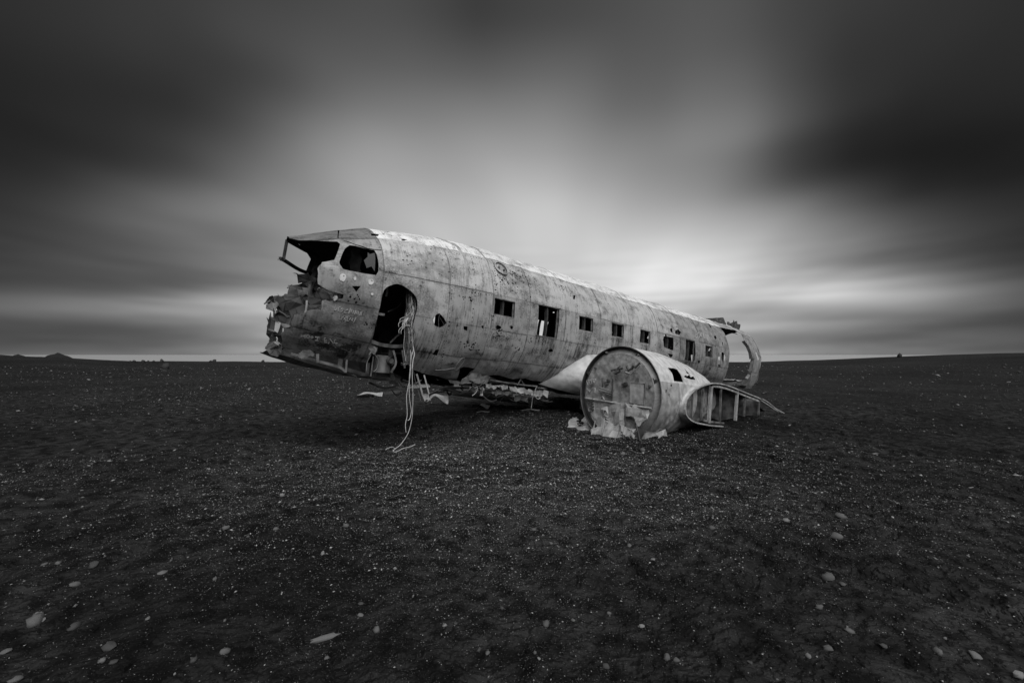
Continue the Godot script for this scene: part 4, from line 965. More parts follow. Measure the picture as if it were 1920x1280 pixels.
func build_nose() -> void:
	var nose := group_node("nose_wreckage", craft)
	for d in NOSE:
		sheet(d[0], nose, pts3(d[3]), mats["tone"][d[1]], d[2] * 1.3, 0.005, 0.09, d[0] == "torn_sheet")
	var belly := group_node("torn_belly", craft)
	for d in BELLY:
		sheet(d[0], nose if d[0] == "cockpit_bulkhead" else belly, pts3(d[3]), mats["tone"][d[1]], d[2] * 1.6, 0.004, 0.07, true)
	for d in TUBES:
		var st := Shape.new()
		var line := smooth_line(pts3(d[3]), 4)
		if "wire" in d[0] or "cable" in d[0]:
			tube(st, line, d[2] * 0.8, 7)
		else:
			for k in line.size() - 1:      # pressed angle sections: two thin flanges
				bar(st, line[k], line[k + 1], d[2] * 2.0, 0.006, Vector3.BACK)
				bar(st, line[k] + Vector3(0, 0, -d[2]), line[k + 1] + Vector3(0, 0, -d[2]), 0.006, d[2] * 1.6, Vector3.BACK)
		part(d[0], belly if pts3(d[3])[0].y < -0.35 else nose, [st], [mats["tone"][d[1]]])
	# the tangle of pipes, stringers and brackets that hangs out of the torn belly
	rng.seed = 58
	for k in 70:
		var st2 := Shape.new()
		var a := Vector3(rng.randf_range(-1.5, 1.5), rng.randf_range(-1.12, -0.86), rng.randf_range(0.1, 0.78))
		var b := a + Vector3(rng.randf_range(-0.45, 0.45), rng.randf_range(-0.12, 0.06), rng.randf_range(-0.2, 0.2))
		if k % 3 == 0:
			tube(st2, smooth_line(PackedVector3Array([a, (a + b) * 0.5 + Vector3(0, -0.06, 0.02), b]), 4), rng.randf_range(0.006, 0.016), 6)
		else:
			bar(st2, a, b, rng.randf_range(0.02, 0.09), 0.006, Vector3(rng.randf_range(-1, 1), 1, rng.randf_range(-1, 1)).normalized())
		part("bent_pipe" if k % 3 == 0 else "belly_scrap", belly, [st2], [mats["tone"][[0, 1, 1, 0, 1, 2][k % 6]]])
	# fuel tank end and filler behind the sill
	var st := Shape.new()
	var o := Vector3(-1.78, -0.7, 0.82)
	tube(st, PackedVector3Array([o + Vector3(0, -0.16, 0), o + Vector3(0, -0.1, 0), o, o + Vector3(0, 0.05, 0)]), 0.12, 14, 0.09)
	disc(st, o + Vector3(0, 0.05, 0), Vector3(1, 0, 0), Vector3(0, 0, 1), Vector3.UP, 0.09, 0.02)
	var tank := part("heater_tank", belly, [st], [mats["mid_metal"]])
	st = Shape.new()
	tube(st, PackedVector3Array([o + Vector3(0.05, 0.0, 0.07), o + Vector3(0.06, 0.0, 0.15)]), 0.05, 12)
	disc(st, o + Vector3(0.06, 0, 0.14), Vector3(1, 0, 0), Vector3(0, 1, 0), Vector3(0, 0, 1), 0.035, 0.0)
	part("pipe_stub", tank, [st], [mats["dark_metal"]])
	# instrument pedestal and seat frames, dark shapes in the cockpit
	for k in 5:
		st = Shape.new()
		var a := Vector3(-2.45 + 0.11 * k, -0.2 + 0.05 * k, 0.1 - 0.12 * k)
		bar(st, a, a + Vector3(0.03, 0.35 + 0.04 * (k % 2), 0.02), 0.16, 0.10, Vector3.BACK)
		part("pedestal_block", nose, [st], [mats["mid_metal"]])
	rng.seed = 19
	for k in 16:
		st = Shape.new()
		var a := Vector3(rng.randf_range(-2.65, -2.2), rng.randf_range(-0.35, 0.3), rng.randf_range(-0.3, 0.6))
		var b := a + Vector3(rng.randf_range(-0.25, 0.25), rng.randf_range(-0.2, 0.2), rng.randf_range(-0.25, 0.2))
		tube(st, smooth_line(PackedVector3Array([a, (a + b) * 0.5 + Vector3(0, 0.05, 0), b]), 3), rng.randf_range(0.01, 0.025), 6)
		part("bent_pipe", nose, [st], [mats["tone"][0 if k % 4 else 1]])
	# the wires that spill out of the doorway
	var guide := pts3(BUNDLE)
	for k in 60:
		st = Shape.new()
		var p := PackedVector3Array()
		var from := rng.randi_range(0, 2)
		var to := rng.randi_range(4, 6)
		var side := rng.randf_range(-0.03, 0.075)
		for i in range(from, to + 1):
			p.append(guide[i] + Vector3(side + rng.randf_range(-0.035, 0.035), rng.randf_range(-0.03, 0.03), rng.randf_range(-0.05, 0.03)))
		if k % 3 == 0:
			p.append(p[p.size() - 1] + Vector3(rng.randf_range(-0.12, 0.03), rng.randf_range(-0.06, 0.05), rng.randf_range(0.0, 0.06)))
		tube(st, smooth_line(p, 4), rng.randf_range(0.002, 0.0042), 5)
		part("loose_wire", craft, [st], [mats["cable_grey"] if k % 5 else mats["cable_pale"]])
	for k in 12:
		st = Shape.new()
		var a := guide[3] + Vector3(rng.randf_range(-0.03, 0.04), rng.randf_range(-0.06, 0.05), 0.02)
		var b := a + Vector3(rng.randf_range(-0.16, -0.05), rng.randf_range(-0.1, 0.02), rng.randf_range(0.0, 0.05))
		tube(st, smooth_line(PackedVector3Array([a, (a + b) * 0.5 + Vector3(0, 0.03, 0), b, b + Vector3(0.0, -0.05, 0)]), 4), 0.0035, 5)
		part("loose_wire", craft, [st], [mats["cable_pale"]])
	for c in CABLES:
		st = Shape.new()
		tube(st, smooth_line(pts3(c[2]), 5), c[1] * 0.48, 6)
		part("hanging_cable", craft, [st], [mats["cable_pale"] if c[0] == 2 else mats["cable_grey"]])

# ------------------------------------------------------------------ nacelle and wing
const N_S := [1.2, 1.9, 2.7, 3.45, 4.05, 4.3]
func nacelle_point(s: float, deg: float) -> Vector3:
	var ru := lut(s, N_S, [0.716, 0.706, 0.62, 0.47, 0.30, 0.12])
	var rw := lut(s, N_S, [0.705, 0.70, 0.62, 0.45, 0.22, 0.05])
	var rb := lut(s, N_S, [0.71, 0.67, 0.56, 0.42, 0.3, 0.2])
	var th := deg_to_rad(deg)
	var sn := sin(th)
	var d := 0.008 * wave.get_noise_2d(s * 2.4 + 9.0, deg * 0.05) + 0.004 * wave.get_noise_2d(s * 8.0, deg * 0.16)
	if sn < -0.1:
		d += 0.035 * (-sn) * wave.get_noise_2d(s * 4.0 + 30.0, deg * 0.09)
	for k in [[1.42, 4.0, 0.14, 0.03], [1.55, 16.0, 0.1, 0.015], [2.0, -15.0, 0.3, 0.03]]:
		var e: float = Vector2(s - k[0], (deg - k[1]) * 0.0122).length_squared() / (k[2] * k[2])
		d -= k[3] * exp(-e)
	d *= smoothstep(1.16, 1.7, s)
	return Vector3(s, -0.945 + sn * ((ru if sn > 0.0 else rb) + d), 2.463 + cos(th) * (rw + d))

func build_nacelle() -> void:
	var nac := group_node("engine_nacelle", craft)
	var holes := []
	for h in NACELLE_HOLES:
		holes.append(pts2(h))
	rng.seed = 23
	for k in 26:
		holes.append(small_hole(rng.randf_range(1.7, 2.5), rng.randf_range(-5, 30), rng.randf_range(0.004, 0.010)))
	_degrees = true
	var ds := [-170.0, -95.0, -20.0, 18.0, 62.0, 118.0, 190.0]
	var ss := [1.2, 1.72, 2.5, 3.4, 4.28]
	for i in ss.size() - 1:
		for j in ds.size() - 1:
			var a := Shape.new()
			var b := Shape.new()
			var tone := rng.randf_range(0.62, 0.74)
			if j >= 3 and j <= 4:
				tone = rng.randf_range(0.92, 1.0)  # brightness from overhead light put into the tint of the upper panels
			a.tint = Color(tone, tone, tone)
			var lap := 0.002 * ((i + j) % 2)
			var f := func(s: float, d: float) -> Vector3: return nacelle_point(s, d) + Vector3(0, sin(deg_to_rad(d)), cos(deg_to_rad(d))) * lap
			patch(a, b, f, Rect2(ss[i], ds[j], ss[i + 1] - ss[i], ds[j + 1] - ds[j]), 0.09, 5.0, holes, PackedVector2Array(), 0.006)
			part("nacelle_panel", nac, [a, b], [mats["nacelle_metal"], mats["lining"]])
	# rolled front lip and the flange that leads in to the firewall
	var lip := Shape.new()
	var p := PackedVector3Array()
	for k in range(-124, 237, 5):
		p.append(nacelle_point(1.2, k) + Vector3(-0.004, 0, 0))
	tube(lip, p, 0.007, 8)
	part("front_lip", nac, [lip], [mats["mid_metal"]])
	var fl := Shape.new()
	fl.tint = Color(0.75, 0.75, 0.75)
	var inner_of := func(k: float, r: float) -> Vector3: return Vector3(0, -0.945 + sin(deg_to_rad(k)) * 0.71 * r, 2.463 + cos(deg_to_rad(k)) * 0.705 * r)
	for k in range(-118, 234, 5):
		var c0: Vector3 = inner_of.call(k, 0.985) + Vector3(1.275, 0, 0)
		var c1: Vector3 = inner_of.call(k + 5, 0.985) + Vector3(1.275, 0, 0)
		var d0: Vector3 = inner_of.call(k, 0.85) + Vector3(1.195, 0, 0)
		var d1: Vector3 = inner_of.call(k + 5, 0.85) + Vector3(1.195, 0, 0)
		fl.flat_quad(c0, c1, d1, d0, Vector3(-1, 0, 0))
	part("firewall_flange", nac, [fl], [mats["firewall_metal"]])
	# firewall sheets, each its own plate
	_degrees = false
	var round_plate := PackedVector2Array()
	for k in range(-60, 241, 6):
		var q: Vector3 = inner_of.call(k, 0.855)
		round_plate.append(Vector2(q.z, q.y))
	var cuts := [Rect2(1.7, -0.92, 0.5, 0.7), Rect2(2.2, -0.92, 0.95, 0.7), Rect2(1.7, -1.6, 1.5, 0.68)]
	var cuts2 := [[1.7, -0.62, 3.3, -0.1], [1.7, -1.16, 2.26, -0.62], [2.26, -1.16, 3.3, -0.62], [1.7, -1.75, 3.3, -1.16]]
	for c in cuts2:
		var a := Shape.new()
		var r := Rect2(c[0], c[1], c[2] - c[0], c[3] - c[1])
		var poly := Geometry2D.intersect_polygons(round_plate, PackedVector2Array([r.position, r.position + Vector2(r.size.x, 0), r.end, r.position + Vector2(0, r.size.y)]))
		var lift := rng.randf_range(0.0, 0.006)
		var t := rng.randf_range(0.8, 1.0)
		a.tint = Color(t, t, t)
		var f := func(x: float, y: float) -> Vector3: return Vector3(1.195 - lift + 0.012 * wave.get_noise_2d(x * 3.0 + 7.0, y * 3.0) + 0.006 * wave.get_noise_2d(x * 9.0, y * 9.0 + 4.0), y, x)
		for q in poly:
			patch(a, a, f, box_of(q), 0.06, 0.06, [], q, 0.004)
		part("firewall_plate", nac, [a], [mats["firewall_metal"]])
	for d in FIREWALL_SHEETS:
		sheet(d[0], nac, moved(pts3(d[3]), Vector3(-0.06, 0, 0)), [mats["mid_metal"], mats["firewall_metal"], mats["firewall_metal"] if d[0] == "crumpled_sheet" else mats["light_metal"]][d[1]], d[2] * 1.1, 0.004, 0.09 if d[0] in ["crumpled_sheet", "rim_flap"] else 0.03, d[0] in ["crumpled_sheet", "rim_flap"])
	for d in FIREWALL_TUBES:
		var st := Shape.new()
		tube(st, moved(pts3(d[3]), Vector3(-0.06, 0, 0)), d[2], 6)
		part(d[0], nac, [st], [mats["tone"][d[1]]])
	for d in FIREWALL_KNOBS:
		var st := Shape.new()
		var off := Vector2(d[2] + 0.945, d[3] - 2.463).length()
		disc(st, Vector3(1.185 if off < 0.58 else 1.245, d[2], d[3]), Vector3(0, 0, 1), Vector3(0, 1, 0), Vector3(-1, 0, 0), d[1] * 1.25, 0.045)
		part("fitting", nac, [st], [mats["tone"][d[0]]])
	# a torn tongue of cowling lying on the sand
	var flap := pts3(SAND_FLAP)
	for i in flap.size():
		flap[i].y += [0.06, 0.13, 0.17, 0.12, 0.19, 0.15, 0.24, 0.10, 0.07, 0.06][i]
	sheet("cowling_tongue", nac, flap, mats["light_metal"], 0.035, 0.004, 0.08, true)

const FOIL := [5.85, -1.116, 5.2, -0.97, 4.64, -0.868, 3.96, -0.782, 3.2, -0.69, 2.74, -0.672, 2.4, -0.71, 2.1, -0.79, 1.9, -0.88, 1.80, -0.98, 1.775, -1.077, 1.79, -1.15, 1.87, -1.215, 2.06, -1.275, 2.4, -1.315, 2.69, -1.338, 3.05, -1.355]
var foil_line := PackedVector3Array()
var foil_at := PackedFloat32Array()
func foil(t: float, w: float, sag := 0.0) -> Vector3:
	t = clampf(t, 0.0, foil_at[foil_at.size() - 1] - 0.0001)
	var i := foil_at.bsearch(t)
	i = clampi(i, 1, foil_at.size() - 1)
	var q := foil_line[i - 1].lerp(foil_line[i], (t - foil_at[i - 1]) / (foil_at[i] - foil_at[i - 1]))
	return Vector3(q.x, q.y + sag, w)

func build_wing(side: float) -> void:
	var wing := group_node("wing_stub", craft)
	wing.set_meta("label", "port wing stub cut open outboard of the nacelle" if side > 0.0 else "starboard wing stub beyond the fuselage")
	if foil_line.is_empty():
		foil_line = smooth_line(pts3_flat(FOIL), 4)
		var total := 0.0
		for i in foil_line.size():
			if i > 0:
				total += foil_line[i].distance_to(foil_line[i - 1])
			foil_at.append(total)
	var length := foil_at[foil_at.size() - 1]
	_degrees = false
	rng.seed = 31
	var ts := [0.0, 1.28, 2.6, 3.6, 4.9, length]
	var ws := [0.6, 1.7, 2.9, 3.2]
	for i in ts.size() - 1:
		for j in ws.size() - 1:
			if (i == 0 and j == 2) or (side > 0.0 and j == 0 and i >= 2 and i <= 3):
				continue
			var a := Shape.new()
			var b := Shape.new()
			var t := rng.randf_range(0.8, 1.0)
			a.tint = Color(t, t, t)
			var f := func(x: float, w: float) -> Vector3:
				var p := foil(x, w * side)
				return p + Vector3(0, 0.006 * wave.get_noise_2d(x * 2.0, w * 2.0) - 0.004 * pow(sin(PI * w / 0.3), 2.0), 0)
			patch(a, b, f, Rect2(ts[i], ws[j], ts[i + 1] - ts[i], ws[j + 1] - ws[j]), 0.1, 0.15, [], PackedVector2Array(), 0.006, side < 0.0)
			part("wing_panel", wing, [a, b], [mats["wing_metal"], mats["lining"]])
	if side < 0.0:
		return
	# cut end: cap strips, posts, webs
	var cap := PackedVector3Array()
	for k in 60:
		cap.append(foil(lerpf(1.2, length, k / 59.0), 3.212))
	var st := Shape.new()
	for k in 59:
		bar(st, cap[k], cap[k + 1], 0.02, 0.03, Vector3.BACK)
	part("end_flange", wing, [st], [mats["light_metal"]])
	st = Shape.new()
	for k in 24:
		bar(st, foil(lerpf(1.25, 3.2, k / 24.0), 3.2, -0.05), foil(lerpf(1.25, 3.2, (k + 1) / 24.0), 3.2, -0.05), 0.03, 0.016, Vector3.BACK)
	part("cap_strip", wing, [st], [mats["light_metal"]])
	st = Shape.new()
	for k in 8:
		bar(st, foil(lerpf(length - 0.75, length, k / 8.0), 3.19, 0.05) + Vector3(0.1, 0, 0), foil(lerpf(length - 0.75, length, (k + 1) / 8.0), 3.19, 0.05) + Vector3(0.1, 0, 0), 0.03, 0.016, Vector3.BACK)
	part("cap_strip", wing, [st], [mats["mid_metal"]])
	for p in WING_POSTS:
		st = Shape.new()
		var q := pts3(p[1])
		bar(st, q[0], q[1], p[0] * 1.2, p[0] * 1.4, Vector3(1, 0, 0))
		bar(st, q[0] + Vector3(0, 0, -p[0] * 1.1), q[1] + Vector3(0, 0, -p[0] * 1.1), p[0] * 2.2, 0.006, Vector3(0, 0, 1))
		part("rib_post", wing, [st], [mats["light_metal"] if p[0] > 0.018 else mats["mid_metal"]])
	for x in [2.36, 3.68, 4.7]:
		st = Shape.new()
		var web := PackedVector2Array([Vector2(0.8, -0.76), Vector2(3.17, -0.76), Vector2(3.17, -1.22), Vector2(2.9, -1.3), Vector2(2.2, -1.18), Vector2(0.8, -1.3)])
		var drop := 0.0 if x < 4.0 else -0.13
		patch(st, st, func(z: float, y: float) -> Vector3: return Vector3(x + 0.01 * wave.get_noise_2d(z * 3.0, y * 3.0), (y + 0.76) * (1.0 if x < 4.0 else 0.6) - 0.76 + drop, z), box_of(web), 0.2, 0.1, [], web, 0.006)
		part("spar_web", wing, [st], [mats["mid_metal"]])
	# lightened nose rib with three holes
	st = Shape.new()
	var nose := PackedVector2Array([Vector2(1.8, -1.1), Vector2(1.83, -0.99), Vector2(1.92, -0.9), Vector2(2.03, -0.85), Vector2(2.01, -1.22), Vector2(1.88, -1.19)])
	var round_holes := []
	for c in [Vector2(1.93, -0.97), Vector2(1.9, -1.06), Vector2(1.92, -1.15)]:
		var hp := PackedVector2Array()
		for k in 10:
			hp.append(c + Vector2(cos(TAU * k / 10.0), sin(TAU * k / 10.0)) * 0.03)
		round_holes.append(hp)
	patch(st, st, func(x: float, y: float) -> Vector3: return Vector3(x, y, 3.17), box_of(nose), 0.06, 0.06, round_holes, nose, 0.004)
	part("nose_rib", wing, [st], [mats["mid_metal"]])
	# snapped stringers inside the leading edge
	for k in 5:
		st = Shape.new()
		bar(st, Vector3(2.05 + 0.03 * k, -0.9 - 0.025 * k, 3.14), Vector3(2.3, -1.0 - 0.02 * k, 2.8 - 0.1 * k), 0.014, 0.014)
		part("snapped_stringer", wing, [st], [mats["light_metal"]])
	# bent strips of the trailing edge
	for k in 2:
		st = Shape.new()
		tube(st, smooth_line(PackedVector3Array([Vector3(4.72 + 0.06 * k, -0.90 + 0.03 * k, 3.2), Vector3(5.1, -0.98 + 0.05 * k, 3.2), Vector3(5.45 + 0.1 * k, -1.06 + 0.01 * k, 3.2), Vector3(5.85, -1.13, 3.2 + 0.05 * k)]), 4), 0.012, 5)
		part("trailing_strip", wing, [st], [mats["light_metal"]])
	# fairing that runs from the fuselage side on to the leading edge
	st = Shape.new()
	var st_in := Shape.new()
	st.tint = Color(0.8, 0.8, 0.8)
	var root := [Vector2(1.42, -62), Vector2(1.5, -55), Vector2(1.58, -48), Vector2(1.72, -38), Vector2(1.9, -30), Vector2(2.15, -22.5), Vector2(2.7, -19), Vector2(3.6, -21)]
	var lead := [5.35, 5.05, 4.8, 4.55, 4.3, 3.95, 3.3, 2.4]
	var f := func(x: float, y: float) -> Vector3:
		var i := clampi(int(x), 0, 6)
		var u := clampf(x - i, 0.0, 1.0)
		var a: Vector2 = root[i].lerp(root[i + 1], u)
		var p := hull(a.x, a.y, -0.004)
		var q := foil(lerpf(lead[i], lead[i + 1], u), 2.0, 0.004)
		var m := p.lerp(q, y)
		return m + (q - p).length() * Vector3(lerpf(0.12, 0.02, smoothstep(2.5, 5.0, x)), -0.14 * smoothstep(2.0, 4.5, x), 0) * pow(sin(PI * y), 2.0)
	patch(st, st_in, f, Rect2(0, 0, 7, 1), 0.25, 0.125, [], PackedVector2Array(), 0.006, true)
	part("root_fairing", wing, [st, st_in], [mats["wing_metal"], mats["lining"]])

func moved(p: PackedVector3Array, by: Vector3) -> PackedVector3Array:
	for i in p.size():
		p[i] += by
	return p

func pts3_flat(a: Array) -> PackedVector3Array:
	var p := PackedVector3Array()
	for i in a.size() / 2:
		p.append(Vector3(a[2 * i], a[2 * i + 1], 0))
	return p

# ------------------------------------------------------------------ the plain
func ground_y(x: float, z: float) -> float:
	var r := sqrt(x * x + z * z)
	var near := exp(-r * r / 3600.0)
	var y := near * (0.05 * sand_wave.get_noise_2d(x * 0.5, z * 0.5) + 0.034 * sand_wave.get_noise_2d(x * 2.2 + 40.0, z * 2.2) + 0.018 * sand_wave.get_noise_2d(x * 7.0, z * 7.0 + 70.0))
	y += (1.0 - near) * 0.22 * sand_wave.get_noise_2d(x * 0.12, z * 0.12 + 11.0)
	# scour hollow under the nose, low bank under the belly, trodden dips
	y -= 0.16 * bump(x + 2.4, z + 8.2, 1.5, 0.9)
	y += 0.24 * bump(x - 0.5, z + 10.2, 2.6, 1.7)
	y += 0.05 * bump(x - 0.3, z + 7.2, 1.2, 0.8)
	# sand drifted against the nacelle and the wing, a scuffed rut to the right
	y += 0.07 * bump(x - 1.9, z + 7.6, 0.9, 0.5) + 0.05 * bump(x - 3.2, z + 8.4, 1.2, 0.6)
	if z > -5.0 and x > 1.4:
		var rut := z + 3.55 - 0.9 * (x - 2.0)
		y -= 0.05 * exp(-rut * rut / 0.012) * smoothstep(1.4, 2.0, x) * (0.6 + sand_wave.get_noise_2d(x * 3.0, z * 3.0))
	y += 0.14 * bump(x - 8.5, z + 12.0, 4.0, 1.4)
	y += 0.10 * bump(x - 4.4, z + 10.4, 1.6, 1.0)
	var key := Vector2i(floori(x / 0.5), floori(z / 0.5))
	if prints.has(key):
		for k in prints[key]:
			var dx: float = x - k[0].x
			var dz: float = z - k[0].y
			var u: float = (dx * k[1] + dz * k[2]) / 0.15
			var v: float = (dz * k[1] - dx * k[2]) / 0.075
			var e := u * u + v * v
			if e < 6.0:
				y += k[3] * (-exp(-e * e * 0.7) + 0.32 * exp(-(e - 2.2) * (e - 2.2)))
	if r > 30.0:
		var az := rad_to_deg(atan2(x, -z))
		var m := lut_packed(az)
		var edge := EYE + m * 105.0
		if absf(az) > 75.0:
			edge = 0.4
		var t := smoothstep(30.0, 104.0, r)
		y = lerpf(y, y * 0.6 + edge, t * t)
		y = lerpf(y, -9.0, smoothstep(112.0, 175.0, r))
	return y

# even steps between a and b, then steps that grow out to the far edge
func graded(a: float, b: float, step: float, far: float) -> PackedFloat32Array:
	var p := PackedFloat32Array()
	var s := step
	var x := a
	var left := []
	while x > -far:
		s *= 1.085
		x -= s
		left.append(x)
	left.reverse()
	p.append_array(PackedFloat32Array(left))
	var n := roundi((b - a) / step)
	for i in n + 1:
		p.append(lerpf(a, b, float(i) / n))
	s = step
	x = b
	while x < far:
		s *= 1.085
		x += s
		p.append(x)
	return p

# where people have walked: to the doorway, round the nacelle and across the foreground
func tread() -> void:
	rng.seed = 404
	var paths := [[Vector2(5.5, -3.4), Vector2(2.2, -5.6)], [Vector2(2.2, -5.6), Vector2(-1.4, -6.2)], [Vector2(-1.4, -6.2), Vector2(-2.0, -7.6)], [Vector2(4.9, -6.6), Vector2(1.0, -7.3)], [Vector2(-5.2, -6.0), Vector2(-2.0, -7.0)], [Vector2(-3.5, -3.0), Vector2(0.5, -6.4)], [Vector2(6.6, -8.2), Vector2(5.0, -10.6)], [Vector2(1.0, -2.4), Vector2(3.4, -4.2)], [Vector2(3.4, -4.2), Vector2(6.4, -7.6)], [Vector2(-0.2, -7.6), Vector2(1.2, -9.2)]]
	for p in paths:
		var d: Vector2 = p[1] - p[0]
		for walk in 2:
			var n := int(d.length() / 0.36)
			for i in n:
				var side := 0.09 if i % 2 else -0.09
				var at: Vector2 = p[0] + d * (i + rng.randf_range(0.0, 0.5)) / n + d.orthogonal().normalized() * (side + rng.randf_range(-0.2, 0.2) + 0.3 * walk)
				add_print(at, d.angle() + rng.randf_range(-0.35, 0.35), rng.randf_range(0.015, 0.034))
	for i in 130:
		add_print(Vector2(rng.randf_range(-6.5, 6.8), rng.randf_range(-9.5, -2.2)), rng.randf() * TAU, rng.randf_range(0.012, 0.03))

var prints := {}
func add_print(at: Vector2, turn: float, deep: float) -> void:
	for i in [-1, 0, 1]:
		for j in [-1, 0, 1]:
			var key := Vector2i(floori(at.x / 0.5) + i, floori(at.y / 0.5) + j)
			if not prints.has(key):
				prints[key] = []
			prints[key].append([at, cos(turn), sin(turn), deep])

func lut_packed(a: float) -> float:
	for i in range(1, horizon_az.size()):
		if a < horizon_az[i]:
			var t := clampf((a - horizon_az[i - 1]) / (horizon_az[i] - horizon_az[i - 1]), 0.0, 1.0)
			return lerpf(horizon_m[i - 1], horizon_m[i], t)
	return horizon_m[horizon_m.size() - 1]

func bump(x: float, z: float, rx: float, rz: float) -> float:
	return exp(-(x * x) / (rx * rx) - (z * z) / (rz * rz))

func build_ground() -> void:
	for i in HORIZON.size() / 2:
		horizon_az.append(HORIZON[2 * i])
		horizon_m.append(HORIZON[2 * i + 1] / 1000.0)
	var xs := graded(-7.6, 7.6, 0.042, 420.0)
	var zs := graded(-12.6, -1.4, 0.042, 420.0)
	var nx_count := xs.size()
	var nz_count := zs.size()
	var st := Shape.new()
	var fn := FastNoiseLite.new()
	fn.seed = 77
	fn.frequency = 1.0
	fn.fractal_octaves = 4
	var hs := PackedFloat32Array()
	hs.resize(nx_count * nz_count)
	for j in nz_count:
		for i in nx_count:
			hs[j * nx_count + i] = ground_y(xs[i], zs[j])
	for j in nz_count:
		for i in nx_count:
			var i0 := maxi(i - 1, 0); var i1 := mini(i + 1, nx_count - 1)
			var j0 := maxi(j - 1, 0); var j1 := mini(j + 1, nz_count - 1)
			var nx := (hs[j * nx_count + i0] - hs[j * nx_count + i1]) / (xs[i1] - xs[i0])
			var nz := (hs[j0 * nx_count + i] - hs[j1 * nx_count + i]) / (zs[j1] - zs[j0])
			# damp and dry patches of the sand itself
			var v := clampf(0.62 + 0.5 * fn.get_noise_2d(xs[i] * 0.35, zs[j] * 0.35) + 0.4 * fn.get_noise_2d(xs[i] * 0.06 + 90.0, zs[j] * 0.06), 0.2, 1.0)
			st.tint = Color(v, v, v)
			st.add(Vector3(xs[i], hs[j * nx_count + i], zs[j]), Vector3(nx, 1, nz).normalized(), Vector2(xs[i], zs[j]))
	for j in nz_count - 1:
		for i in nx_count - 1:
			var a := j * nx_count + i
			st.idx.append_array(PackedInt32Array([a, a + 1, a + nx_count + 1, a, a + nx_count + 1, a + nx_count]))
	var m := StandardMaterial3D.new()
	m.resource_name = "black_sand"
	m.albedo_texture = noise_texture(51, 0.012, 0.004, 0.054, 0.62, 7, 1024)
	m.uv1_scale = Vector3(0.31, 0.31, 1)
	m.roughness = 0.8
	m.metallic_specular = 0.28
	m.vertex_color_use_as_albedo = true
	m.heightmap_enabled = true
	m.heightmap_texture = height_texture(52, 0.03, 6, 1024)
	m.heightmap_scale = 9.0
	mats["sand"] = m
	var g := part("ground", self, [st], [m])
	g.set_meta("kind", "structure")
	# the sea beyond the plain
	var sea := Shape.new()
	var far := 40000.0
	for q in [Vector2(-far, -far), Vector2(far, -far), Vector2(far, far), Vector2(-far, far)]:
		sea.add(Vector3(q.x, -6.0, q.y), Vector3.UP, q)
	sea.face(0, 1, 2)
	sea.face(0, 2, 3)
	var w := StandardMaterial3D.new()
	w.resource_name = "sea_water"
	w.albedo_color = grey(0.42)
	w.roughness = 0.35
	part("sea", self, [sea], [w]).set_meta("kind", "structure")
	# the cone-shaped hillock and the low dune left of the wreck, dark against the sea
	for d in [[-96.0, -96.0, 4.6, 1.95, 1.2], [-120.0, -104.0, 26.0, 1.55, 1.0], [-139.0, -128.0, 3.0, 1.75, 0.8]]:
		var hill := Shape.new()
		hill.tint = Color(0.45, 0.45, 0.45)
		var n_r := 18
		var n_a := 40
		for i in n_r + 1:
			for k in n_a:
				var rr := float(i) / n_r
				var t := TAU * k / n_a
				var sharp := 1.0 - rr
				var x: float = d[0] + cos(t) * rr * d[2] * 2.0
				var z: float = d[1] + sin(t) * rr * d[2]
				var base := -1.2
				var y: float = base + (d[3] - base) * pow(sharp, d[4]) * (1.0 + 0.12 * wave.get_noise_2d(x * 0.8, z * 0.8)) 
				hill.add(Vector3(x, y, z), Vector3(cos(t) * 0.3, 1, sin(t) * 0.3).normalized())
		for i in n_r:
			for k in n_a:
				var a := i * n_a + k
				var b := i * n_a + (k + 1) % n_a
				hill.face(a, b, b + n_a)
				hill.face(a, b + n_a, a + n_a)
		part("hill", self, [hill], [m]).set_meta("kind", "structure")

func stone_mesh(seed_no: int, flatness: float, jag: float, sub := 2) -> ArrayMesh:
	var fn := FastNoiseLite.new()
	fn.seed = seed_no
	fn.frequency = 0.9
	var st := Shape.new()
	var rows := 4 + 2 * sub
	var cols := 6 + 2 * sub
	for i in rows + 1:
		for k in cols:
			var a := PI * i / rows
			var b := TAU * k / cols
			var d := Vector3(sin(a) * cos(b), cos(a), sin(a) * sin(b))
			var r := 0.5 * (1.0 + jag * fn.get_noise_3dv(d * 1.6))
			var p := d * r * Vector3(1.0, flatness, 0.74)
			st.add(p, (d / Vector3(1.0, flatness, 0.74)).normalized())
	for i in rows:
		for k in cols:
			var a := i * cols + k
			var b := i * cols + (k + 1) % cols
			if i > 0:
				st.face(a, b, b + cols)
			if i < rows - 1 or i == 0:
				st.face(a, b + cols, a + cols)
	var m := ArrayMesh.new()
	st.into(m, null)
	return m

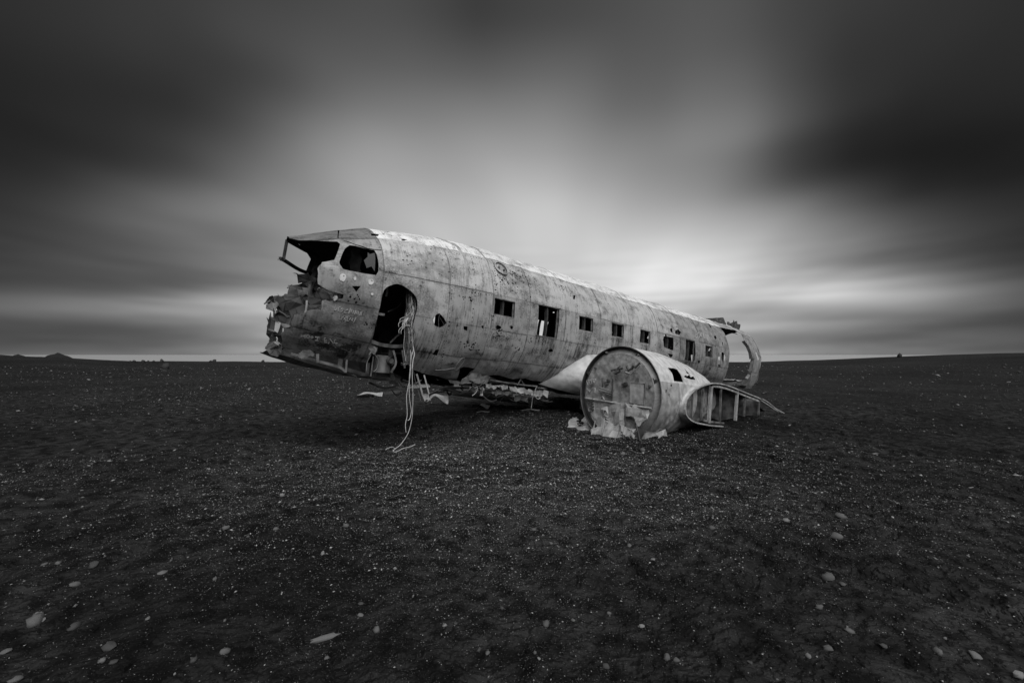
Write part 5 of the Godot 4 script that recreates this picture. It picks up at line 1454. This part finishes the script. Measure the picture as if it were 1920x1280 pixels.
func build_stones() -> void:
	var tones := []
	for k in 5:
		var m := StandardMaterial3D.new()
		m.resource_name = "stone"
		var v: float = [0.05, 0.08, 0.12, 0.17, 0.10][k]
		m.albedo_texture = noise_texture(60 + k, 0.02, v * 0.7, v * 1.25, 0.6, 4, 256)
		m.uv1_triplanar = true
		m.uv1_scale = Vector3.ONE * 3.0
		m.roughness = 0.9
		tones.append(m)
	var shapes := []
	for k in 8:
		shapes.append(stone_mesh(100 + k, [0.62, 0.75, 0.5, 0.8, 0.42, 0.66, 0.46, 0.7][k], [0.9, 1.1, 1.2, 0.8, 1.1, 1.3, 1.0, 0.9][k], 1))
	rng.seed = 99
	var spots := []
	for s in STONES:
		spots.append([s[0], s[1], s[2]])
	# more of the larger stones between the ones that stand out
	while spots.size() < 290:
		var az := deg_to_rad(rng.randf_range(-49.0, 49.0))
		var r := 2.4 + pow(rng.randf(), 1.5) * 24.0
		var x := r * sin(az)
		var z := -r * cos(az)
		if x > -4.5 and x < 5.5 and z > -11.5 and z < -6.8:
			continue
		spots.append([x, z, (0.010 + 0.018 * pow(rng.randf(), 2.0)) * (0.5 + r * 0.09)])
	var number := 0
	for s in spots:
		var o := MeshInstance3D.new()
		o.name = "stone" if number == 0 else "stone_%03d" % number
		number += 1
		var kind := rng.randi() % shapes.size()
		var shade := mini(4, rng.randi() % 6)
		o.mesh = shapes[kind]
		o.material_override = tones[shade]
		var size: float = s[2] * 1.05
		var tilt := Basis.from_euler(Vector3(rng.randf_range(-0.3, 0.3), rng.randf() * TAU, rng.randf_range(-0.3, 0.3)))
		o.transform = Transform3D(tilt.scaled_local(Vector3.ONE * size), Vector3(s[0], ground_y(s[0], s[1]) + size * 0.10, s[1]))
		var look: String = ["charcoal grey", "dull grey", "pale grey", "whitish grey", "middling grey"][shade]
		var form := "flat" if kind in [2, 4, 6] else "rounded"
		tag(o, "small %s %s stone half sunk in the black sand" % [form, look], "stone", "%s %s stones scattered over the sand" % [form, look])
		add_child(o)
	# two stones with a look of their own
	for d in [[Vector3(-0.995, 0, -2.455), Vector3(0.15, 0.035, 0.05), 0.35, "long pointed flat slab of pale grey stone on the sand"], [Vector3(5.59, 0, -7.08), Vector3(0.17, 0.03, 0.06), 0.1, "thin pale stick-like splinter of stone lying flat near the wing stub"]]:
		var o := MeshInstance3D.new()
		o.name = "flat_stone" if d[0].x < 0.0 else "stone_splinter"
		o.mesh = stone_mesh(140, 0.9, 0.5, 3)
		o.material_override = tones[2]
		o.transform = Transform3D(Basis.from_euler(Vector3(0.05, d[2], 0.06)).scaled_local(d[1]), Vector3(d[0].x, ground_y(d[0].x, d[0].z) + 0.008, d[0].z))
		tag(o, d[3], "stone")
		add_child(o)
	# far boulders along the edge of the plain
	var label := "dark boulder far off at the edge of the plain before the sea"
	var far := [[310, 684, 10.0, 9.0], [303, 677, 5.0, 3.0], [288, 676, 4.0, 3.0], [268, 676, 4.0, 3.0], [252, 677, 5.0, 3.0], [402, 675.5, 5.0, 3.0], [395, 676, 4.0, 3.0], [493, 677, 5.0, 3.0], [1687, 669, 7.0, 4.0], [278, 677, 3.0, 2.5], [244, 678, 3.0, 2.0]]
	number = 0
	for b in far:
		var dir := Vector3((b[0] - 960.0) / 853.0, (665.0 - b[1]) / 853.0, -1.0)
		var dist := 60.0 if b[1] > 680 else 98.0
		var p := dir / Vector2(dir.x, dir.z).length() * dist
		var o := MeshInstance3D.new()
		o.name = "boulder" if number == 0 else "boulder_%03d" % number
		o.mesh = shapes[(number * 3) % 8]
		o.material_override = mats["sand"]
		var size: float = b[2] * dist * 1.12 / 853.0
		o.transform = Transform3D(Basis.from_euler(Vector3(0, number * 1.3, 0)).scaled_local(Vector3(size, size * 1.5, size)), Vector3(p.x, ground_y(p.x, p.z) + size * 0.2, p.z))
		if number == 0:
			tag(o, "square dark boulder standing by itself on the plain left of the wreck", "boulder")
		elif b[0] > 1000:
			tag(o, "lone dark boulder on the skyline of the rising ground behind the tail", "boulder")
		else:
			tag(o, label, "boulder", "boulders at the edge of the plain")
		add_child(o)
		number += 1

func build_gravel() -> void:
	var m := StandardMaterial3D.new()
	m.resource_name = "gravel"
	m.albedo_color = Color.WHITE
	m.vertex_color_use_as_albedo = true
	m.roughness = 0.9
	var fn := FastNoiseLite.new()
	fn.seed = 5
	fn.frequency = 0.35
	fn.fractal_octaves = 3
	rng.seed = 1234
	for layer in 3:
		var count: int = [52000, 120000, 30000][layer]
		var places := []
		var tints := PackedColorArray()
		var near: float = [2.0, 4.4, 9.6][layer]
		var far: float = [4.4, 9.6, 70.0][layer]
		while places.size() < count:
			var az := deg_to_rad(rng.randf_range(-52.0, 52.0))
			var r := near * pow(far / near, rng.randf())
			var x := r * sin(az)
			var z := -r * cos(az)
			# gravel lies thick in drifts and thin on blown sand; the drift before and under the wreck is the thickest
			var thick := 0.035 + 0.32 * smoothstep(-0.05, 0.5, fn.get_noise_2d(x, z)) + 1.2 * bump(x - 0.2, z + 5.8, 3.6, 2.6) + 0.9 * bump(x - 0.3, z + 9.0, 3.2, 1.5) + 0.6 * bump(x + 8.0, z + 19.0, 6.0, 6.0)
			if rng.randf() > thick:
				continue
			var size: float = r * (0.0010 + 0.0016 * pow(rng.randf(), 3.0))
			var stray := rng.randf() < 0.05
			if stray:
				size *= rng.randf_range(1.3, 2.6)
			var b := Basis.from_euler(Vector3(rng.randf_range(-0.5, 0.5), rng.randf() * TAU, rng.randf_range(-0.5, 0.5))).scaled_local(Vector3(size * rng.randf_range(0.8, 1.7), size, size))
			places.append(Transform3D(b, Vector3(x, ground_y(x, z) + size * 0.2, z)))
			var v := 0.014 + 0.17 * rng.randf() * rng.randf() if rng.randf() < 0.78 and not stray else 0.06 + 0.30 * pow(rng.randf(), 2.0)
			v *= 0.8 + 1.0 * bump(x - 0.2, z + 5.8, 3.4, 2.4)     # paler stone in this drift, with a light pool round the wreck painted in
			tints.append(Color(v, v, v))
		var mm := MultiMesh.new()
		mm.transform_format = MultiMesh.TRANSFORM_3D
		mm.use_colors = true
		var sm := stone_mesh(200 + layer, 0.6, 0.6, -1)
		sm.surface_set_material(0, m)
		mm.mesh = sm
		mm.instance_count = count
		for i in count:
			mm.set_instance_transform(i, places[i])
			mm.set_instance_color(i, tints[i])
		var o := MultiMeshInstance3D.new()
		o.multimesh = mm
		o.name = ["fine_gravel", "gravel", "distant_gravel"][layer]
		o.set_meta("kind", "stuff")
		tag(o, ["fine pale gravel strewn on the near black sand", "pale gravel strewn in drifts around the wreck", "pale gravel strewn over the distant plain"][layer], "gravel")
		add_child(o)

func build_debris() -> void:
	# loose scraps lying on the sand under and before the wreck
	var list := [
		[Vector3(-0.65, 0, -10.3), Vector3(0.30, 0.03, 0.06), 0.1, "light_metal", "metal_strip", "short pale metal strip lying on the gravel under the torn belly"],
		[Vector3(0.42, 0, -10.3), Vector3(0.42, 0.03, 0.05), -0.1, "light_metal", "metal_rail", "pale straight metal rail lying flat under the hanging wires"],
		[Vector3(-0.7, 0, -11.0), Vector3(0.36, 0.10, 0.12), -0.4, "light_metal", "bent_channel", "pale bent channel section lying beside the belly tear"],
		[Vector3(-5.1, 0, -16.4), Vector3(0.9, 0.10, 0.7), 0.3, "light_metal", "metal_sheet", "curled pale metal sheet lying on the sand beyond the nose"],
		[Vector3(-2.2, 0, -13.4), Vector3(0.7, 0.3, 0.35), 0.2, "light_metal", "crushed_panel", "crushed pale panel lying under the fuselage behind the hanging bracket"],
	]
	for d in list:
		var o := Node3D.new()
		o.name = d[4]
		add_child(o)
		o.transform = Transform3D(Basis(Vector3.UP, d[2]), Vector3(d[0].x, ground_y(d[0].x, d[0].z) + d[1].y * 0.6, d[0].z))
		tag(o, d[5], "scrap metal")
		var e: Vector3 = d[1] * 0.5
		sheet("plate", o, PackedVector3Array([Vector3(-e.x, -e.y, -e.z), Vector3(-e.x * 0.3, e.y, -e.z * 1.1), Vector3(e.x, e.y * 0.4, -e.z * 0.8), Vector3(e.x * 0.9, -e.y, e.z), Vector3(-e.x * 0.2, e.y * 0.8, e.z * 1.05), Vector3(-e.x * 0.95, -e.y * 0.6, e.z * 0.9)]), mats[d[3]], minf(e.y * 0.3, 0.02), 0.006, 0.06)

# ------------------------------------------------------------------ sky
func sky_texture() -> ImageTexture:
	var w := 1024
	var h := 512
	var im := Image.create(w, h, false, Image.FORMAT_RGBF)
	var cloud := FastNoiseLite.new()
	cloud.seed = 8
	cloud.frequency = 1.0
	cloud.fractal_octaves = 3
	var lin := []
	var mean := []
	for row in SKY:
		var r := []
		var m := 0.0
		for v in row:
			var l: float = Color(v / 255.0, 0, 0).srgb_to_linear().r
			r.append(l)
		lin.append(r)
		m = (r[0] + r[1] + r[23] + r[24]) * 0.25
		mean.append(m)
	for y in h:
		var el := 90.0 - (y + 0.5) / h * 180.0
		var e := maxf(el, 0.0)
		var i := 0
		while i < SKY_EL.size() - 2 and SKY_EL[i + 1] < e:
			i += 1
		var t := clampf((e - SKY_EL[i]) / (SKY_EL[i + 1] - SKY_EL[i]), 0.0, 1.0)
		var rows: Array = [lin[maxi(i - 1, 0)], lin[i], lin[i + 1], lin[mini(i + 2, lin.size() - 1)]]
		var usual: float = lerpf(lerpf(mean[i], mean[i + 1], t), 0.11, smoothstep(24.0, 60.0, e))
		for x in w:
			var az := fposmod((x + 0.5) / w * 360.0 + 180.0, 360.0) - 180.0
			var v := usual
			if absf(az) < 90.0:
				var q := clampf((az + 54.0) / 4.5, 0.0, 23.999)
				var k := int(q)
				var u := q - k
				var col := []
				for r in rows:
					col.append(cubic_interpolate(r[k], r[k + 1], r[maxi(k - 1, 0)], r[mini(k + 2, 24)], u))
				var inside: float = maxf(0.008, cubic_interpolate(col[1], col[2], col[0], col[3], t))
				inside = lerpf(inside, usual, smoothstep(46.0, 75.0, e))
				v = lerpf(inside, usual, smoothstep(50.0, 88.0, absf(az)))
			# long streaks drawn out by the wind, meeting at a point low over the sea
			var d := Vector3(sin(deg_to_rad(az)) * cos(deg_to_rad(e)), sin(deg_to_rad(e)) + 0.06, -cos(deg_to_rad(az)) * cos(deg_to_rad(e)))
			var a := d.x / d.y
			var b := d.z / d.y
			var n := cloud.get_noise_2d(a * 0.8 + b * 0.1, b * 0.12) * 0.2 + cloud.get_noise_2d(a * 0.25, b * 0.06 + 20.0) * 0.2
			n += cloud.get_noise_2d(az * 0.05 + 7.0, e * 0.9) * 0.22 * (1.0 - smoothstep(5.0, 16.0, e))
			v *= 1.0 + n
			v *= 0.5
			im.set_pixel(x, y, Color(v, v, v))
	return ImageTexture.create_from_image(im)

func _ready() -> void:
	# ---- camera, sky, light, exposure
	var cam := Camera3D.new()
	cam.name = "camera"
	cam.fov = rad_to_deg(2.0 * atan(640.0 / 853.0))
	cam.near = 0.05
	cam.far = 90000.0
	cam.position = Vector3(0, EYE, 0)
	cam.rotation = Vector3(atan(25.0 / 853.0), 0, 0)
	cam.current = true
	add_child(cam)
	var env := Environment.new()
	env.background_mode = Environment.BG_SKY
	var sky := Sky.new()
	var pano := PanoramaSkyMaterial.new()
	pano.panorama = sky_texture()
	sky.sky_material = pano
	env.sky = sky
	env.tonemap_mode = Environment.TONE_MAPPER_LINEAR
	env.tonemap_exposure = 2.0
	env.sdfgi_enabled = true
	env.ssao_enabled = true
	env.ssil_enabled = true
	var we := WorldEnvironment.new()
	we.name = "surroundings"
	we.environment = env
	add_child(we)
	var sun := DirectionalLight3D.new()
	sun.name = "veiled_sun"
	sun.light_energy = 0.5
	sun.light_angular_distance = 70.0
	sun.light_color = Color.WHITE
	sun.shadow_enabled = true
	sun.look_at_from_position(Vector3(0.2, 0.79, 0.58), Vector3.ZERO)
	add_child(sun)
	# ---- the place
	wave.seed = 3
	wave.frequency = 1.0
	wave.fractal_octaves = 3
	smooth_noise.seed = 4
	smooth_noise.frequency = 1.0
	smooth_noise.fractal_type = FastNoiseLite.FRACTAL_NONE
	sand_wave.seed = 6
	sand_wave.frequency = 0.5
	sand_wave.fractal_octaves = 3
	make_materials()
	tread()
	build_ground()
	# ---- the wreck
	craft = Node3D.new()
	craft.name = "aircraft_wreck"
	craft.transform = Transform3D(Basis.from_euler(Vector3(0, deg_to_rad(42.11), 0)) * Basis(Vector3.BACK, deg_to_rad(-5.144)) * Basis.from_scale(Vector3.ONE * SIZE), Vector3(-0.9, 1.7125, -7.843) * SIZE)
	tag(craft, "stripped and torn propeller airliner wreck without nose, outer wings or tail", "aircraft")
	add_child(craft)
	build_fuselage()
	build_nose()
	build_nacelle()
	build_wing(1.0)
	build_wing(-1.0)
	# ---- what lies about it
	build_stones()
	build_debris()
	build_gravel()
